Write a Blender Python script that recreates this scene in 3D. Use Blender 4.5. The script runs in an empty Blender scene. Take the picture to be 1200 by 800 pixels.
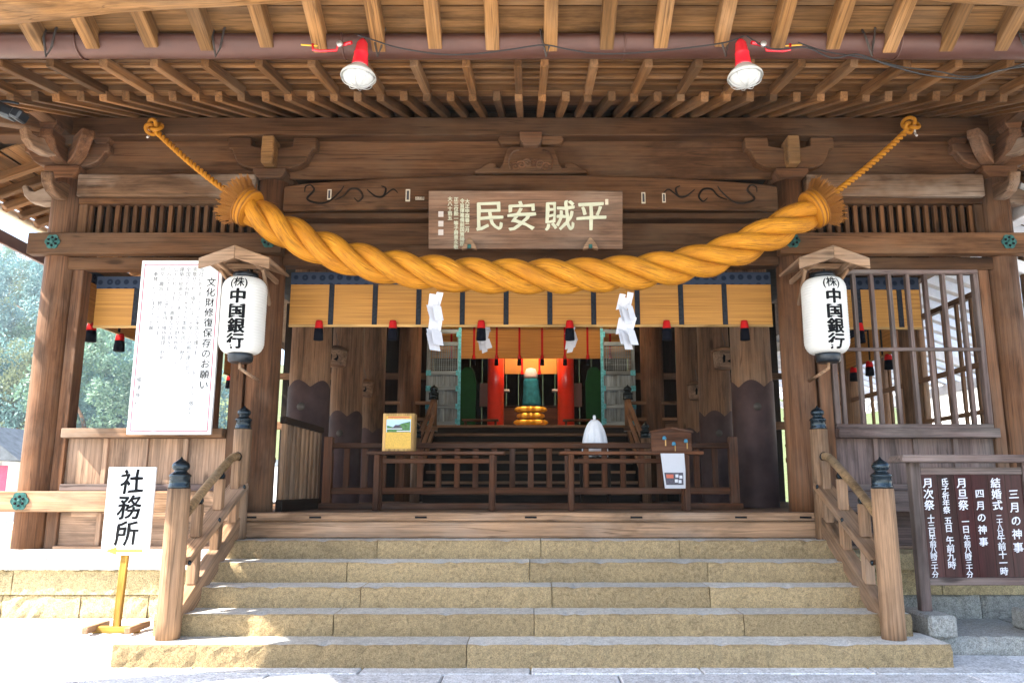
import bpy, bmesh, math, random
from mathutils import Vector, Matrix, Quaternion
random.seed(11)
SC = bpy.context.scene
COL = SC.collection
R = math.radians
# ------------------------------------------------------------------ camera, world, sun, exposure
F_PX, CX, CY, CAM_H, PITCH = 933.0, 622.0, 400.0, 1.25, R(10.5)
cam_d = bpy.data.cameras.new('camera'); cam = bpy.data.objects.new('camera', cam_d); COL.objects.link(cam)
cam_d.sensor_width = 36.0; cam_d.lens = 36.0 * F_PX / 1200.0
cam_d.shift_x = -(CX - 600.0) / 1200.0
cam_d.clip_start = 0.05; cam_d.clip_end = 3000
cam.location = (0, 0, CAM_H); cam.rotation_euler = (R(90) + PITCH, 0, 0)
SC.camera = cam
SUN_EL, SUN_A = R(45), R(70)          # SUN_A: from straight behind the camera round to the left
SUN = Vector((-math.cos(SUN_EL) * math.sin(SUN_A), -math.cos(SUN_EL) * math.cos(SUN_A), math.sin(SUN_EL)))
world = bpy.data.worlds.new('World'); SC.world = world; world.use_nodes = True
wn = world.node_tree.nodes; wn.clear()
sky = wn.new('ShaderNodeTexSky'); sky.sky_type = 'NISHITA'; sky.sun_disc = False
sky.sun_elevation = SUN_EL; sky.sun_rotation = math.atan2(SUN.x, SUN.y)
sky.air_density = 1.0; sky.dust_density = 1.2; sky.ozone_density = 1.0
bg = wn.new('ShaderNodeBackground'); bg.inputs[1].default_value = 0.15
wo = wn.new('ShaderNodeOutputWorld')
world.node_tree.links.new(sky.outputs[0], bg.inputs[0]); world.node_tree.links.new(bg.outputs[0], wo.inputs[0])
sun_d = bpy.data.lights.new('sun', 'SUN'); sun_d.energy = 5.0; sun_d.angle = R(0.5); sun_d.color = (1.0, 0.94, 0.84)
sun = bpy.data.objects.new('sun', sun_d); COL.objects.link(sun); sun.location = (-20, -10, 20)
sun.rotation_euler = (-SUN).to_track_quat('-Z', 'Y').to_euler()
SC.view_settings.view_transform = 'Standard'; SC.view_settings.look = 'None'
SC.view_settings.gamma = 1; SC.view_settings.use_curve_mapping = False
SC.view_settings.exposure = 2.35
SC.render.engine = 'CYCLES'
SC.cycles.max_bounces = 8; SC.cycles.diffuse_bounces = 5; SC.cycles.glossy_bounces = 3
SC.cycles.transmission_bounces = 4; SC.cycles.caustics_reflective = False; SC.cycles.caustics_refractive = False
SC.cycles.sample_clamp_indirect = 6.0
try: SC.cycles.use_denoising = True
except Exception: pass

def P(px, py, Y):                      # a pixel of the 1200 x 800 photograph and a distance give a point
    u = (px - CX) / F_PX; v = (CY - py) / F_PX
    dy = math.cos(PITCH) - v * math.sin(PITCH); dz = math.sin(PITCH) + v * math.cos(PITCH)
    t = Y / dy
    return Vector((u * t, Y, CAM_H + dz * t))

# ------------------------------------------------------------------ materials
MATS = {}
def new_mat(name):
    m = bpy.data.materials.new(name); m.use_nodes = True
    nt = m.node_tree; b = nt.nodes['Principled BSDF']; MATS[name] = m
    return m, nt, b
def N(nt, t, **kw):
    n = nt.nodes.new(t)
    for k, v in kw.items(): setattr(n, k, v)
    return n
def ramp(nt, fac, stops):
    r = N(nt, 'ShaderNodeValToRGB'); e = r.color_ramp.elements
    while len(e) < len(stops): e.new(0.5)
    for i, (p, c) in enumerate(stops): e[i].position = p; e[i].color = (*c, 1)
    nt.links.new(fac, r.inputs[0]); return r.outputs[0]
def coords(nt, scale, rnd=True):
    tc = N(nt, 'ShaderNodeTexCoord'); mp = N(nt, 'ShaderNodeMapping'); mp.inputs['Scale'].default_value = scale
    nt.links.new(tc.outputs['Object'], mp.inputs[0])
    if rnd:
        oi = N(nt, 'ShaderNodeObjectInfo'); ml = N(nt, 'ShaderNodeMath', operation='MULTIPLY'); ml.inputs[1].default_value = 37.0
        nt.links.new(oi.outputs['Random'], ml.inputs[0])
        cb = N(nt, 'ShaderNodeCombineXYZ')
        for i in range(3): nt.links.new(ml.outputs[0], cb.inputs[i])
        nt.links.new(cb.outputs[0], mp.inputs['Location'])
    return mp.outputs[0]
def noise(nt, vec, scale, detail=4, rough=.55, dist=0):
    n = N(nt, 'ShaderNodeTexNoise'); n.inputs['Scale'].default_value = scale; n.inputs['Detail'].default_value = detail
    n.inputs['Roughness'].default_value = rough; n.inputs['Distortion'].default_value = dist
    if vec is not None: nt.links.new(vec, n.inputs['Vector'])
    return n.outputs['Fac']
def mix(nt, fac, a, b, mode='MIX'):
    m = N(nt, 'ShaderNodeMix', data_type='RGBA', blend_type=mode)
    if isinstance(fac, float): m.inputs[0].default_value = fac
    else: nt.links.new(fac, m.inputs[0])
    for s, x in ((6, a), (7, b)):
        if isinstance(x, tuple): m.inputs[s].default_value = (*x, 1)
        else: nt.links.new(x, m.inputs[s])
    return m.outputs[2]
def bump(nt, b, h, strength, dist=.01):
    n = N(nt, 'ShaderNodeBump'); n.inputs['Strength'].default_value = strength; n.inputs['Distance'].default_value = dist
    nt.links.new(h, n.inputs['Height']); nt.links.new(n.outputs[0], b.inputs['Normal'])
def scale_rgb(c, k): return tuple(min(1, x * k) for x in c)

def wood(name, c, rough=.62, var=.3, grey=0.25, bumps=.35, weather=(.30, .27, .24)):
    """aged timber: grain runs along the piece's own long (local x) axis"""
    m, nt, b = new_mat(name)
    v1 = coords(nt, (.55, 7, 7)); g = noise(nt, v1, 1.6, 7, .62, .6)
    v2 = coords(nt, (1.3, 55, 55)); fine = noise(nt, v2, 1.0, 4, .6)
    v3 = coords(nt, (.9, 1.6, 1.6)); blot = noise(nt, v3, 1.1, 4, .6)
    col = ramp(nt, g, [(.25, scale_rgb(c, .28)), (.47, scale_rgb(c, .85)), (.58, scale_rgb(c, 1.1)), (.74, scale_rgb(c, 1.7))])
    col = mix(nt, .42, col, ramp(nt, fine, [(.32, scale_rgb(c, .30)), (.62, scale_rgb(c, 1.45))]))
    v4 = coords(nt, (.45, 2.2, 2.2)); age = noise(nt, v4, 1.4, 6, .68, .4)          # rain streaks and soot
    col = mix(nt, 1.0, col, ramp(nt, age, [(.34, (.42, .40, .38)), (.5, (.95, .95, .95)), (.66, (1.25, 1.22, 1.18))]), 'MULTIPLY')
    gf = ramp(nt, blot, [(.46, (0, 0, 0)), (.72, (grey, grey, grey))])
    col = mix(nt, gf, col, weather)
    kv = N(nt, 'ShaderNodeTexVoronoi'); kv.inputs['Scale'].default_value = 1.0; nt.links.new(coords(nt, (.9, 3.0, 3.0)), kv.inputs['Vector'])
    col = mix(nt, ramp(nt, kv.outputs['Distance'], [(.05, (.8, .8, .8)), (.10, (0, 0, 0))]), col, scale_rgb(c, .25))   # knots
    oi = N(nt, 'ShaderNodeObjectInfo'); mr = N(nt, 'ShaderNodeMapRange'); mr.inputs[3].default_value = 1 - var; mr.inputs[4].default_value = 1 + var
    nt.links.new(oi.outputs['Random'], mr.inputs[0])
    hs = N(nt, 'ShaderNodeHueSaturation'); nt.links.new(mr.outputs[0], hs.inputs['Value']); nt.links.new(col, hs.inputs['Color'])
    # drying cracks
    cv = coords(nt, (.35, 14, 14)); cr = noise(nt, cv, 1.3, 2, .4)
    crk = ramp(nt, cr, [(.482, (0, 0, 0)), (.5, (1, 1, 1)), (.518, (0, 0, 0))])
    fcol = mix(nt, mix(nt, .65, (0, 0, 0), crk), hs.outputs[0], scale_rgb(c, .25))
    nt.links.new(fcol, b.inputs['Base Color'])
    b.inputs['Roughness'].default_value = rough; b.inputs['Specular IOR Level'].default_value = .22 if rough < .3 else .1
    ad = N(nt, 'ShaderNodeMath', operation='ADD'); nt.links.new(g, ad.inputs[0]); nt.links.new(fine, ad.inputs[1])
    bump(nt, b, ad.outputs[0], bumps, .006)
    return m
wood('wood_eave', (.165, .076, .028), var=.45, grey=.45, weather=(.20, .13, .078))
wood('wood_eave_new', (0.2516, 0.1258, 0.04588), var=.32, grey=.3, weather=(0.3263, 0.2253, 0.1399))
wood('wood_beam', (.105, .048, .021), var=.34, grey=.5, weather=(.155, .096, .058))
wood('wood_bleached', (0.15, 0.0825, 0.045), var=.1, grey=.8, weather=(0.315, 0.2441, 0.189))
wood('wood_pillar', (.122, .055, .026), var=.16, grey=.5, weather=(.195, .13, .09))
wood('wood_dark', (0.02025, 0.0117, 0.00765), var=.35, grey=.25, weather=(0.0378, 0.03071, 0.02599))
wood('wood_inner', (.20, .108, .06), var=.25, grey=.4, weather=(.25, .18, .13))
wood('wood_red', (0.0975, 0.03744, 0.01716), var=.18, grey=.15, weather=(0.234, 0.211, 0.187))
wood('wood_fresh', (0.264, 0.156, 0.0896), var=.16, grey=.4, weather=(0.336, 0.2604, 0.2016))
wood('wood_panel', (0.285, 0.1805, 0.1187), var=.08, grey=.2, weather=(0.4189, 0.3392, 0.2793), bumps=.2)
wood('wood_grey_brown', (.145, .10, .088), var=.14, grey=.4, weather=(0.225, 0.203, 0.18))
wood('wood_rail', (0.256, 0.16, 0.08), var=.1, grey=.3, weather=(0.336, 0.252, 0.168))
wood('wood_door', (.24, .29, .33), var=.1, grey=.3, weather=(0.27, 0.243, 0.216))
wood('wood_plaque', (0.188, 0.104, 0.064), var=.05, grey=.5, weather=(0.2772, 0.2016, 0.1512))
wood('wood_honey', (.48, .29, .11), var=.05, grey=.0, bumps=.1)
wood('wood_yellow', (.45, .25, .05), var=.04, grey=.0, bumps=.1)
wood('wood_maroon', (.040, .010, .011), rough=.2, var=.1, grey=.0, bumps=.1)

def plain(name, c, rough=.5, metal=0, spec=.5, var=.12, nscale=9, bumps=0, coat=0):
    m, nt, b = new_mat(name)
    v = coords(nt, (1, 1, 1)); n = noise(nt, v, nscale, 5, .6)
    nt.links.new(ramp(nt, n, [(.3, scale_rgb(c, 1 - var)), (.7, scale_rgb(c, 1 + var))]), b.inputs['Base Color'])
    b.inputs['Roughness'].default_value = rough; b.inputs['Metallic'].default_value = metal; b.inputs['Specular IOR Level'].default_value = spec if rough < .55 else spec * .12
    if coat: b.inputs['Coat Weight'].default_value = coat; b.inputs['Coat Roughness'].default_value = .15
    if bumps: bump(nt, b, n, bumps, .01)
    return m
plain('paper', (.52, .52, .55), .8, var=.03, bumps=.05)
plain('cloth_white', (.80, .80, .84), .9, var=.04)
plain('board_white', (.74, .74, .73), .45, var=.02)
plain('ink', (.008, .008, .009), .7)
plain('ink_grey', (.06, .06, .065), .7)
plain('pink_line', (.36, .05, .10), .6)
plain('paint_red', (.62, .015, .03), .25, coat=.5)
plain('vermilion', (.78, .035, .010), .28, coat=.6, var=.06)
plain('enamel_white', (.50, .49, .45), .25)
plain('black_metal', (.018, .022, .028), .3, metal=.4)
plain('bronze_black', (.016, .026, .034), .18, metal=.6, var=.4)
plain('verdigris', (.035, .10, .09), .6, metal=.3, var=.5, nscale=30)
plain('door_blue', (.12, .42, .52), .6, var=.5, nscale=20)
plain('gutter_copper', (.085, .034, .023), .42, metal=.25, var=.25, nscale=3)
plain('iron', (.10, .085, .075), .6, metal=.5)
plain('galvanised', (.5, .5, .48), .45, metal=.6)
plain('cable_black', (.012, .012, .013), .45)
plain('ribbon_dark', (.022, .024, .030), .85, var=.4, nscale=40)
plain('tassel_red', (.42, .012, .012), .9)
plain('tassel_black', (.004, .004, .007), .95)
plain('sheathing', (.060, .036, .034), .55, metal=.2, var=.3, nscale=4)
plain('gold', (.85, .50, .05), .35, metal=.45, var=.1)
plain('teal_cloth', (.02, .15, .22), .85, var=.3)
plain('green_paint', (.008, .055, .014), .6)
plain('letter_cream', (.50, .50, .37), .7, var=.1)
plain('letter_white', (.62, .62, .66), .6, var=.05)
plain('seal_grey', (.50, .44, .40), .7)
plain('sticker', (.55, .47, .36), .8, var=.2, nscale=40)
plain('poster_sky', (.45, .62, .85), .5); plain('poster_green', (.05, .16, .03), .5, var=.5, nscale=30)
plain('poster_yellow', (.62, .36, .04), .5, var=.15, nscale=60); plain('poster_dark', (.05, .04, .06), .5, var=.6, nscale=50)
plain('poster_red', (.5, .1, .05), .5)
plain('arrow_ochre', (.45, .22, .03), .5)
plain('roof_tile', (.10, .11, .12), .6, var=.3, nscale=4)
plain('roof_bark', (.09, .065, .05), .9, var=.3)
plain('plaster', (.78, .77, .74), .8, var=.05)
plain('pale_rafter', (.78, .78, .80), .8, var=.1)
plain('banner_red', (.50, .10, .16), .7)
plain('blue_key', (.05, .22, .34), .5)

def stone(name, c, c2, rough=.9, bs=.9, sc=26):
    m, nt, b = new_mat(name)
    v = coords(nt, (1, 1, 1)); big = noise(nt, v, 1.6, 5, .6); mid = noise(nt, v, sc, 4, .65); grit = noise(nt, v, sc * 4, 3, .6)
    col = ramp(nt, big, [(.3, c2), (.68, c)])
    col = mix(nt, .45, col, ramp(nt, mid, [(.36, scale_rgb(c, .34)), (.5, c), (.64, scale_rgb(c, 1.6))]))
    col = mix(nt, .35, col, ramp(nt, grit, [(.36, scale_rgb(c, .3)), (.62, scale_rgb(c, 1.7))]))
    # dark algae stains low on the faces follow a blotchy mask
    st = noise(nt, coords(nt, (1.4, 1.4, 3)), 2.2, 5, .65)
    col = mix(nt, ramp(nt, st, [(.58, (0, 0, 0)), (.76, (.35, .35, .35))]), col, scale_rgb(c2, .45))
    oi = N(nt, 'ShaderNodeObjectInfo'); mr = N(nt, 'ShaderNodeMapRange'); mr.inputs[3].default_value = .88; mr.inputs[4].default_value = 1.14
    nt.links.new(oi.outputs['Random'], mr.inputs[0])
    hs = N(nt, 'ShaderNodeHueSaturation'); nt.links.new(mr.outputs[0], hs.inputs['Value']); nt.links.new(col, hs.inputs['Color']); col = hs.outputs[0]
    nt.links.new(col, b.inputs['Base Color']); b.inputs['Roughness'].default_value = rough; b.inputs['Specular IOR Level'].default_value = .3 if rough < .6 else .1
    ad = N(nt, 'ShaderNodeMath', operation='ADD'); nt.links.new(mid, ad.inputs[0]); nt.links.new(grit, ad.inputs[1])
    bump(nt, b, ad.outputs[0], bs, .02)
    return m
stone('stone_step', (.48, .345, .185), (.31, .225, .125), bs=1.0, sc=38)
stone('stone_tread_sheen', (.62, .60, .55), (.52, .48, .41), rough=.45, bs=.4)  # worn tread tops, paler because sky sheen is put into the colour
stone('stone_base', (.52, .41, .23), (.42, .33, .19), bs=.9)
stone('stone_grey', (.34, .33, .30), (.25, .245, .22), bs=.8)
stone('stone_pave', (.66, .655, .64), (.54, .53, .51), bs=.3, sc=18)
stone('ground_dirt', (.55, .52, .46), (.46, .43, .38), bs=.3)
stone('hill_soil', (.10, .12, .05), (.06, .08, .03), sc=3)

def straw(name, c):
    m, nt, b = new_mat(name)
    tc = N(nt, 'ShaderNodeTexCoord'); mp = N(nt, 'ShaderNodeMapping'); mp.inputs['Scale'].default_value = (2.2, 15, 1)
    nt.links.new(tc.outputs['UV'], mp.inputs[0]); f = noise(nt, mp.outputs[0], 2.2, 5, .65, .3)
    w = noise(nt, coords(nt, (1, 1, 1)), 3.5, 4)
    col = ramp(nt, f, [(.30, scale_rgb(c, .28)), (.47, scale_rgb(c, .9)), (.58, c), (.70, (min(1, c[0] * 1.5), c[1] * 1.6, c[2] * 3.5))])
    col = mix(nt, ramp(nt, w, [(.38, (0, 0, 0)), (.7, (.6, .6, .6))]), col, (c[0] * .6, c[1] * .48, c[2] * .4))
    nt.links.new(col, b.inputs['Base Color']); b.inputs['Roughness'].default_value = .7; b.inputs['Specular IOR Level'].default_value = .25
    bump(nt, b, f, .8, .008); return m
straw('straw', (.52, .21, .011))
straw('straw_dark', (.33, .13, .02))
def blind_mat():
    m, nt, b = new_mat('bamboo_blind')
    v = coords(nt, (1, 1, 170), False); f = noise(nt, v, 1.0, 2, .5)
    col = ramp(nt, f, [(.35, (.30, .125, .018)), (.6, (.56, .26, .048))])
    w = noise(nt, coords(nt, (2.6, 2.6, .5)), 2, 5, .65)
    col = mix(nt, ramp(nt, w, [(.4, (0, 0, 0)), (.8, (.4, .4, .4))]), col, (.44, .20, .04))
    nt.links.new(col, b.inputs['Base Color']); b.inputs['Roughness'].default_value = .7
    bump(nt, b, f, .4, .004)
    tr = N(nt, 'ShaderNodeBsdfTranslucent'); nt.links.new(col, tr.inputs[0])
    ms = N(nt, 'ShaderNodeMixShader'); ms.inputs[0].default_value = .14
    nt.links.new(b.outputs[0], ms.inputs[1]); nt.links.new(tr.outputs[0], ms.inputs[2])
    nt.links.new(ms.outputs[0], nt.nodes['Material Output'].inputs[0])
blind_mat()
def brocade():
    m, nt, b = new_mat('brocade_blue')
    v = coords(nt, (1, 1, 1), False); w = N(nt, 'ShaderNodeTexVoronoi'); w.inputs['Scale'].default_value = 11; w.inputs['Randomness'].default_value = .15
    nt.links.new(v, w.inputs['Vector'])
    col = ramp(nt, w.outputs['Distance'], [(.12, (.045, .06, .09)), (.2, (.010, .015, .03)), (.34, (.010, .015, .03)), (.42, (.035, .045, .07))])
    nt.links.new(col, b.inputs['Base Color']); b.inputs['Roughness'].default_value = .85; b.inputs['Specular IOR Level'].default_value = .08
brocade()
def lantern_paper():
    m, nt, b = new_mat('lantern_paper')
    b.inputs['Base Color'].default_value = (.74, .73, .70, 1); b.inputs['Roughness'].default_value = .7
    tr = N(nt, 'ShaderNodeBsdfTranslucent'); tr.inputs[0].default_value = (.9, .88, .84, 1)
    ms = N(nt, 'ShaderNodeMixShader'); ms.inputs[0].default_value = .3
    nt.links.new(b.outputs[0], ms.inputs[1]); nt.links.new(tr.outputs[0], ms.inputs[2]); nt.links.new(ms.outputs[0], nt.nodes['Material Output'].inputs[0])
lantern_paper()
def leaf(name, c):
    m, nt, b = new_mat(name)
    n = noise(nt, coords(nt, (1, 1, 1)), 1.3, 3)
    col = ramp(nt, n, [(.3, scale_rgb(c, .55)), (.7, scale_rgb(c, 1.5))]); nt.links.new(col, b.inputs['Base Color'])
    b.inputs['Roughness'].default_value = .6
    tr = N(nt, 'ShaderNodeBsdfTranslucent'); nt.links.new(col, tr.inputs[0])
    ms = N(nt, 'ShaderNodeMixShader'); ms.inputs[0].default_value = .35
    nt.links.new(b.outputs[0], ms.inputs[1]); nt.links.new(tr.outputs[0], ms.inputs[2]); nt.links.new(ms.outputs[0], nt.nodes['Material Output'].inputs[0])
leaf('leaf_green', (.12, .20, .13)); leaf('leaf_blue_green', (.10, .20, .19)); leaf('leaf_olive', (.17, .20, .11))
m, nt, b = new_mat('globe_glass'); b.inputs['Base Color'].default_value = (.62, .62, .60, 1); b.inputs['Roughness'].default_value = .12; b.inputs['Transmission Weight'].default_value = .25
m, nt, b = new_mat('sanctum_bulb'); b.inputs['Emission Color'].default_value = (1, .62, .28, 1); b.inputs['Emission Strength'].default_value = 6; b.inputs['Base Color'].default_value = (.9, .8, .6, 1)

# ------------------------------------------------------------------ building helpers
WM = {}                                  # world matrix of every object made here
def link(o, M, parent):
    COL.objects.link(o); WM[o] = M
    if parent is None: o.matrix_world = M
    else:
        o.parent = parent; o.matrix_parent_inverse = WM[parent].inverted(); o.matrix_basis = M
    return o
def tag(o, label, cat, group=None, kind=None):
    if label: o['label'] = label
    if cat: o['category'] = cat
    if group: o['group'] = group
    if kind: o['kind'] = kind
    return o
def thing(name, label, cat, loc, group=None, rot=None):
    o = bpy.data.objects.new(name, None); o.empty_display_size = .1
    M = Matrix.Translation(Vector(loc))
    if rot is not None: M = M @ rot
    link(o, M, None); return tag(o, label, cat, group)
def mesh_obj(name, me, mat, parent, M=None, smooth=False):
    if mat and not me.materials: me.materials.append(MATS[mat])
    if smooth:
        for p in me.polygons: p.use_smooth = True
    return link(bpy.data.objects.new(name, me), M or Matrix.Identity(4), parent)
def frame(p0, p1, up=Vector((0, 0, 1))):
    p0, p1 = Vector(p0), Vector(p1); x = (p1 - p0).normalized()
    if abs(x.dot(up)) > .99: up = Vector((0, 1, 0))
    y = up.cross(x).normalized(); z = x.cross(y)
    M = Matrix((x, y, z)).transposed().to_4x4(); M.translation = (p0 + p1) / 2
    return M, (p1 - p0).length
BOXC = {}
def chamfer_box(L, w, h, c, mat):
    key = (round(L, 4), round(w, 4), round(h, 4), round(c, 4), mat)
    if key in BOXC: return BOXC[key]
    a, b_, d = L / 2, w / 2, h / 2; c = min(c, a * .45, b_ * .45, d * .45)
    vs = []; idx = {}
    for sx in (-1, 1):
        for sy in (-1, 1):
            for sz in (-1, 1):
                for ax in range(3):
                    p = [sx * (a - c), sy * (b_ - c), sz * (d - c)]; p[ax] = (sx * a, sy * b_, sz * d)[ax]
                    idx[(sx, sy, sz, ax)] = len(vs); vs.append(p)
    fs = []
    for ax in range(3):
        o1, o2 = [(1, 2), (2, 0), (0, 1)][ax]
        for s in (-1, 1):
            q = []
            for s1, s2 in ((-1, -1), (1, -1), (1, 1), (-1, 1)):
                k = [0, 0, 0]; k[ax] = s; k[o1] = s1; k[o2] = s2; q.append(idx[(*k, ax)])
            fs.append(q if s > 0 else q[::-1])
    for ax in range(3):                   # edge chamfers: edges along ax
        o1, o2 = [(1, 2), (2, 0), (0, 1)][ax]
        for s1 in (-1, 1):
            for s2 in (-1, 1):
                def I(sa, face):
                    k = [0, 0, 0]; k[ax] = sa; k[o1] = s1; k[o2] = s2; return idx[(*k, face)]
                q = [I(-1, o1), I(1, o1), I(1, o2), I(-1, o2)]
                fs.append(q if s1 * s2 < 0 else q[::-1])
    for sx in (-1, 1):
        for sy in (-1, 1):
            for sz in (-1, 1):
                q = [idx[(sx, sy, sz, k)] for k in range(3)]; fs.append(q if sx * sy * sz > 0 else q[::-1])
    me = bpy.data.meshes.new('piece'); me.from_pydata(vs, [], fs); me.update()
    bm = bmesh.new(); bm.from_mesh(me); bmesh.ops.recalc_face_normals(bm, faces=bm.faces); bm.to_mesh(me); bm.free()
    me.materials.append(MATS[mat]); BOXC[key] = me
    return me
def bar(name, p0, p1, w, h, mat, parent, c=.006, up=Vector((0, 0, 1))):
    """a squared timber from p0 to p1; w is across, h is along up"""
    M, L = frame(p0, p1, up)
    return link(bpy.data.objects.new(name, chamfer_box(L, w, h, c, mat)), M, parent)
def box(name, x0, x1, y0, y1, z0, z1, mat, parent, c=.006):
    d = (x1 - x0, y1 - y0, z1 - z0); cx, cy, cz = (x0 + x1) / 2, (y0 + y1) / 2, (z0 + z1) / 2
    a = max(range(3), key=lambda i: d[i])
    if a == 0: return bar(name, (x0, cy, cz), (x1, cy, cz), d[1], d[2], mat, parent, c)
    if a == 1: return bar(name, (cx, y0, cz), (cx, y1, cz), d[0], d[2], mat, parent, c)
    return bar(name, (cx, cy, z0), (cx, cy, z1), d[0], d[1], mat, parent, c)
def rings_mesh(rings, close_u=True, caps=True, uv=None, name='piece'):
    """rings: list of lists of points, all the same length"""
    n = len(rings[0]); vs = [p for r in rings for p in r]; fs = []
    for i in range(len(rings) - 1):
        for j in range(n if close_u else n - 1):
            k = (j + 1) % n; fs.append((i * n + j, i * n + k, (i + 1) * n + k, (i + 1) * n + j))
    nside = len(fs)
    if caps:
        fs.append(tuple(range(n))[::-1]); fs.append(tuple((len(rings) - 1) * n + j for j in range(n)))
    me = bpy.data.meshes.new(name); me.from_pydata([tuple(v) for v in vs], [], fs); me.update()
    for p in me.polygons: p.use_smooth = p.index < nside
    if uv:
        lay = me.uv_layers.new(name='UVMap')
        for p in me.polygons:
            for li in p.loop_indices:
                v = me.loops[li].vertex_index; i, j = divmod(v, n)
                jj = j
                if p.index < nside and j == 0 and any(me.loops[l].vertex_index % n == n - 1 for l in p.loop_indices): jj = n
                lay.data[li].uv = (uv[i], jj / n)
    return me
def fix_normals(me):
    sm = [p.use_smooth for p in me.polygons]
    bm = bmesh.new(); bm.from_mesh(me); bmesh.ops.recalc_face_normals(bm, faces=bm.faces); bm.to_mesh(me); bm.free()
    return me
def rod(name, p0, p1, r0, r1, mat, parent, n=20, wob=0):
    M, L = frame(p0, p1); k = 2 if wob == 0 else 9; rings = []
    rr = random.Random(hash(name) & 255)
    for i in range(k):
        t = i / (k - 1); r = r0 + (r1 - r0) * t + (rr.uniform(-wob, wob) if 0 < i < k - 1 else 0)
        rings.append([(-L / 2 + L * t, r * math.cos(2 * math.pi * j / n), r * math.sin(2 * math.pi * j / n)) for j in range(n)])
    return mesh_obj(name, fix_normals(rings_mesh(rings)), mat, parent, M)
def lathe_mesh(prof, n=24):
    rings = [[(r * math.cos(2 * math.pi * j / n), r * math.sin(2 * math.pi * j / n), z) for j in range(n)] for r, z in prof]
    return fix_normals(rings_mesh(rings))
def lathe(name, prof, loc, mat, parent, n=24, rot=None):
    M = Matrix.Translation(Vector(loc))
    if rot is not None: M = M @ rot
    return mesh_obj(name, lathe_mesh(prof, n), mat, parent, M)
def smooth_path(pts, sub=6):
    pts = [Vector(p) for p in pts]; out = []
    for i in range(len(pts) - 1):
        p0 = pts[max(i - 1, 0)]; p1 = pts[i]; p2 = pts[i + 1]; p3 = pts[min(i + 2, len(pts) - 1)]
        for k in range(sub):
            t = k / sub
            out.append(.5 * ((2 * p1) + (p2 - p0) * t + (2 * p0 - 5 * p1 + 4 * p2 - p3) * t * t + (3 * p1 - p0 - 3 * p2 + p3) * t ** 3))
    out.append(pts[-1]); return out
def frames_along(pts):
    T = [(pts[min(i + 1, len(pts) - 1)] - pts[max(i - 1, 0)]).normalized() for i in range(len(pts))]
    ref = Vector((0, 1, 0)) if abs(T[0].y) < .9 else Vector((1, 0, 0))
    out = []; n = (ref - T[0] * ref.dot(T[0])).normalized()
    for t in T:
        n = (n - t * n.dot(t)).normalized(); out.append((t, n, t.cross(n)))
    return out
def sweep_mesh(pts, rad, n=8, uv=True):
    pts = [Vector(p) for p in pts]; fr = frames_along(pts); rings = []; us = []; L = 0
    for i, p in enumerate(pts):
        if i: L += (p - pts[i - 1]).length
        us.append(L); r = rad[i] if isinstance(rad, (list, tuple)) else rad
        t, a, b_ = fr[i]
        rings.append([p + (a * math.cos(2 * math.pi * j / n) + b_ * math.sin(2 * math.pi * j / n)) * r for j in range(n)])
    return fix_normals(rings_mesh(rings, uv=us if uv else None))
def tube(name, pts, r, mat, parent, n=8, sub=6):
    return mesh_obj(name, sweep_mesh(smooth_path(pts, sub) if sub > 1 else pts, r, n), mat, parent)
def prism_mesh(outline, depth, c=.004):
    """outline in x,z; extruded -depth/2..depth/2 in y, with a small bevel"""
    bm = bmesh.new()
    vs = [bm.verts.new((x, -depth / 2, z)) for x, z in outline]; f = bm.faces.new(vs)
    ex = bmesh.ops.extrude_face_region(bm, geom=[f]); nv = [v for v in ex['geom'] if isinstance(v, bmesh.types.BMVert)]
    bmesh.ops.translate(bm, verts=nv, vec=(0, depth, 0))
    bmesh.ops.recalc_face_normals(bm, faces=bm.faces)
    if c:
        es = [e for e in bm.edges if len(e.link_faces) == 2 and e.calc_face_angle(0) > R(40)]
        try: bmesh.ops.bevel(bm, geom=es, offset=c, segments=1, affect='EDGES', clamp_overlap=True)
        except Exception: pass
    bmesh.ops.triangulate(bm, faces=[f for f in bm.faces if len(f.verts) > 4])
    me = bpy.data.meshes.new('piece'); bm.to_mesh(me); bm.free(); return me
def prism(name, outline, depth, loc, mat, parent, rot=None, c=.004):
    M = Matrix.Translation(Vector(loc))
    if rot is not None: M = M @ rot
    return mesh_obj(name, prism_mesh(outline, depth, c), mat, parent, M)
def merge(meshes, mat):
    bm = bmesh.new()
    for me in meshes:
        bm.from_mesh(me)
    out = bpy.data.meshes.new('piece'); bm.to_mesh(out); bm.free(); return out
ROTX = lambda a: Matrix.Rotation(a, 4, 'X'); ROTY = lambda a: Matrix.Rotation(a, 4, 'Y'); ROTZ = lambda a: Matrix.Rotation(a, 4, 'Z')
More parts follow.
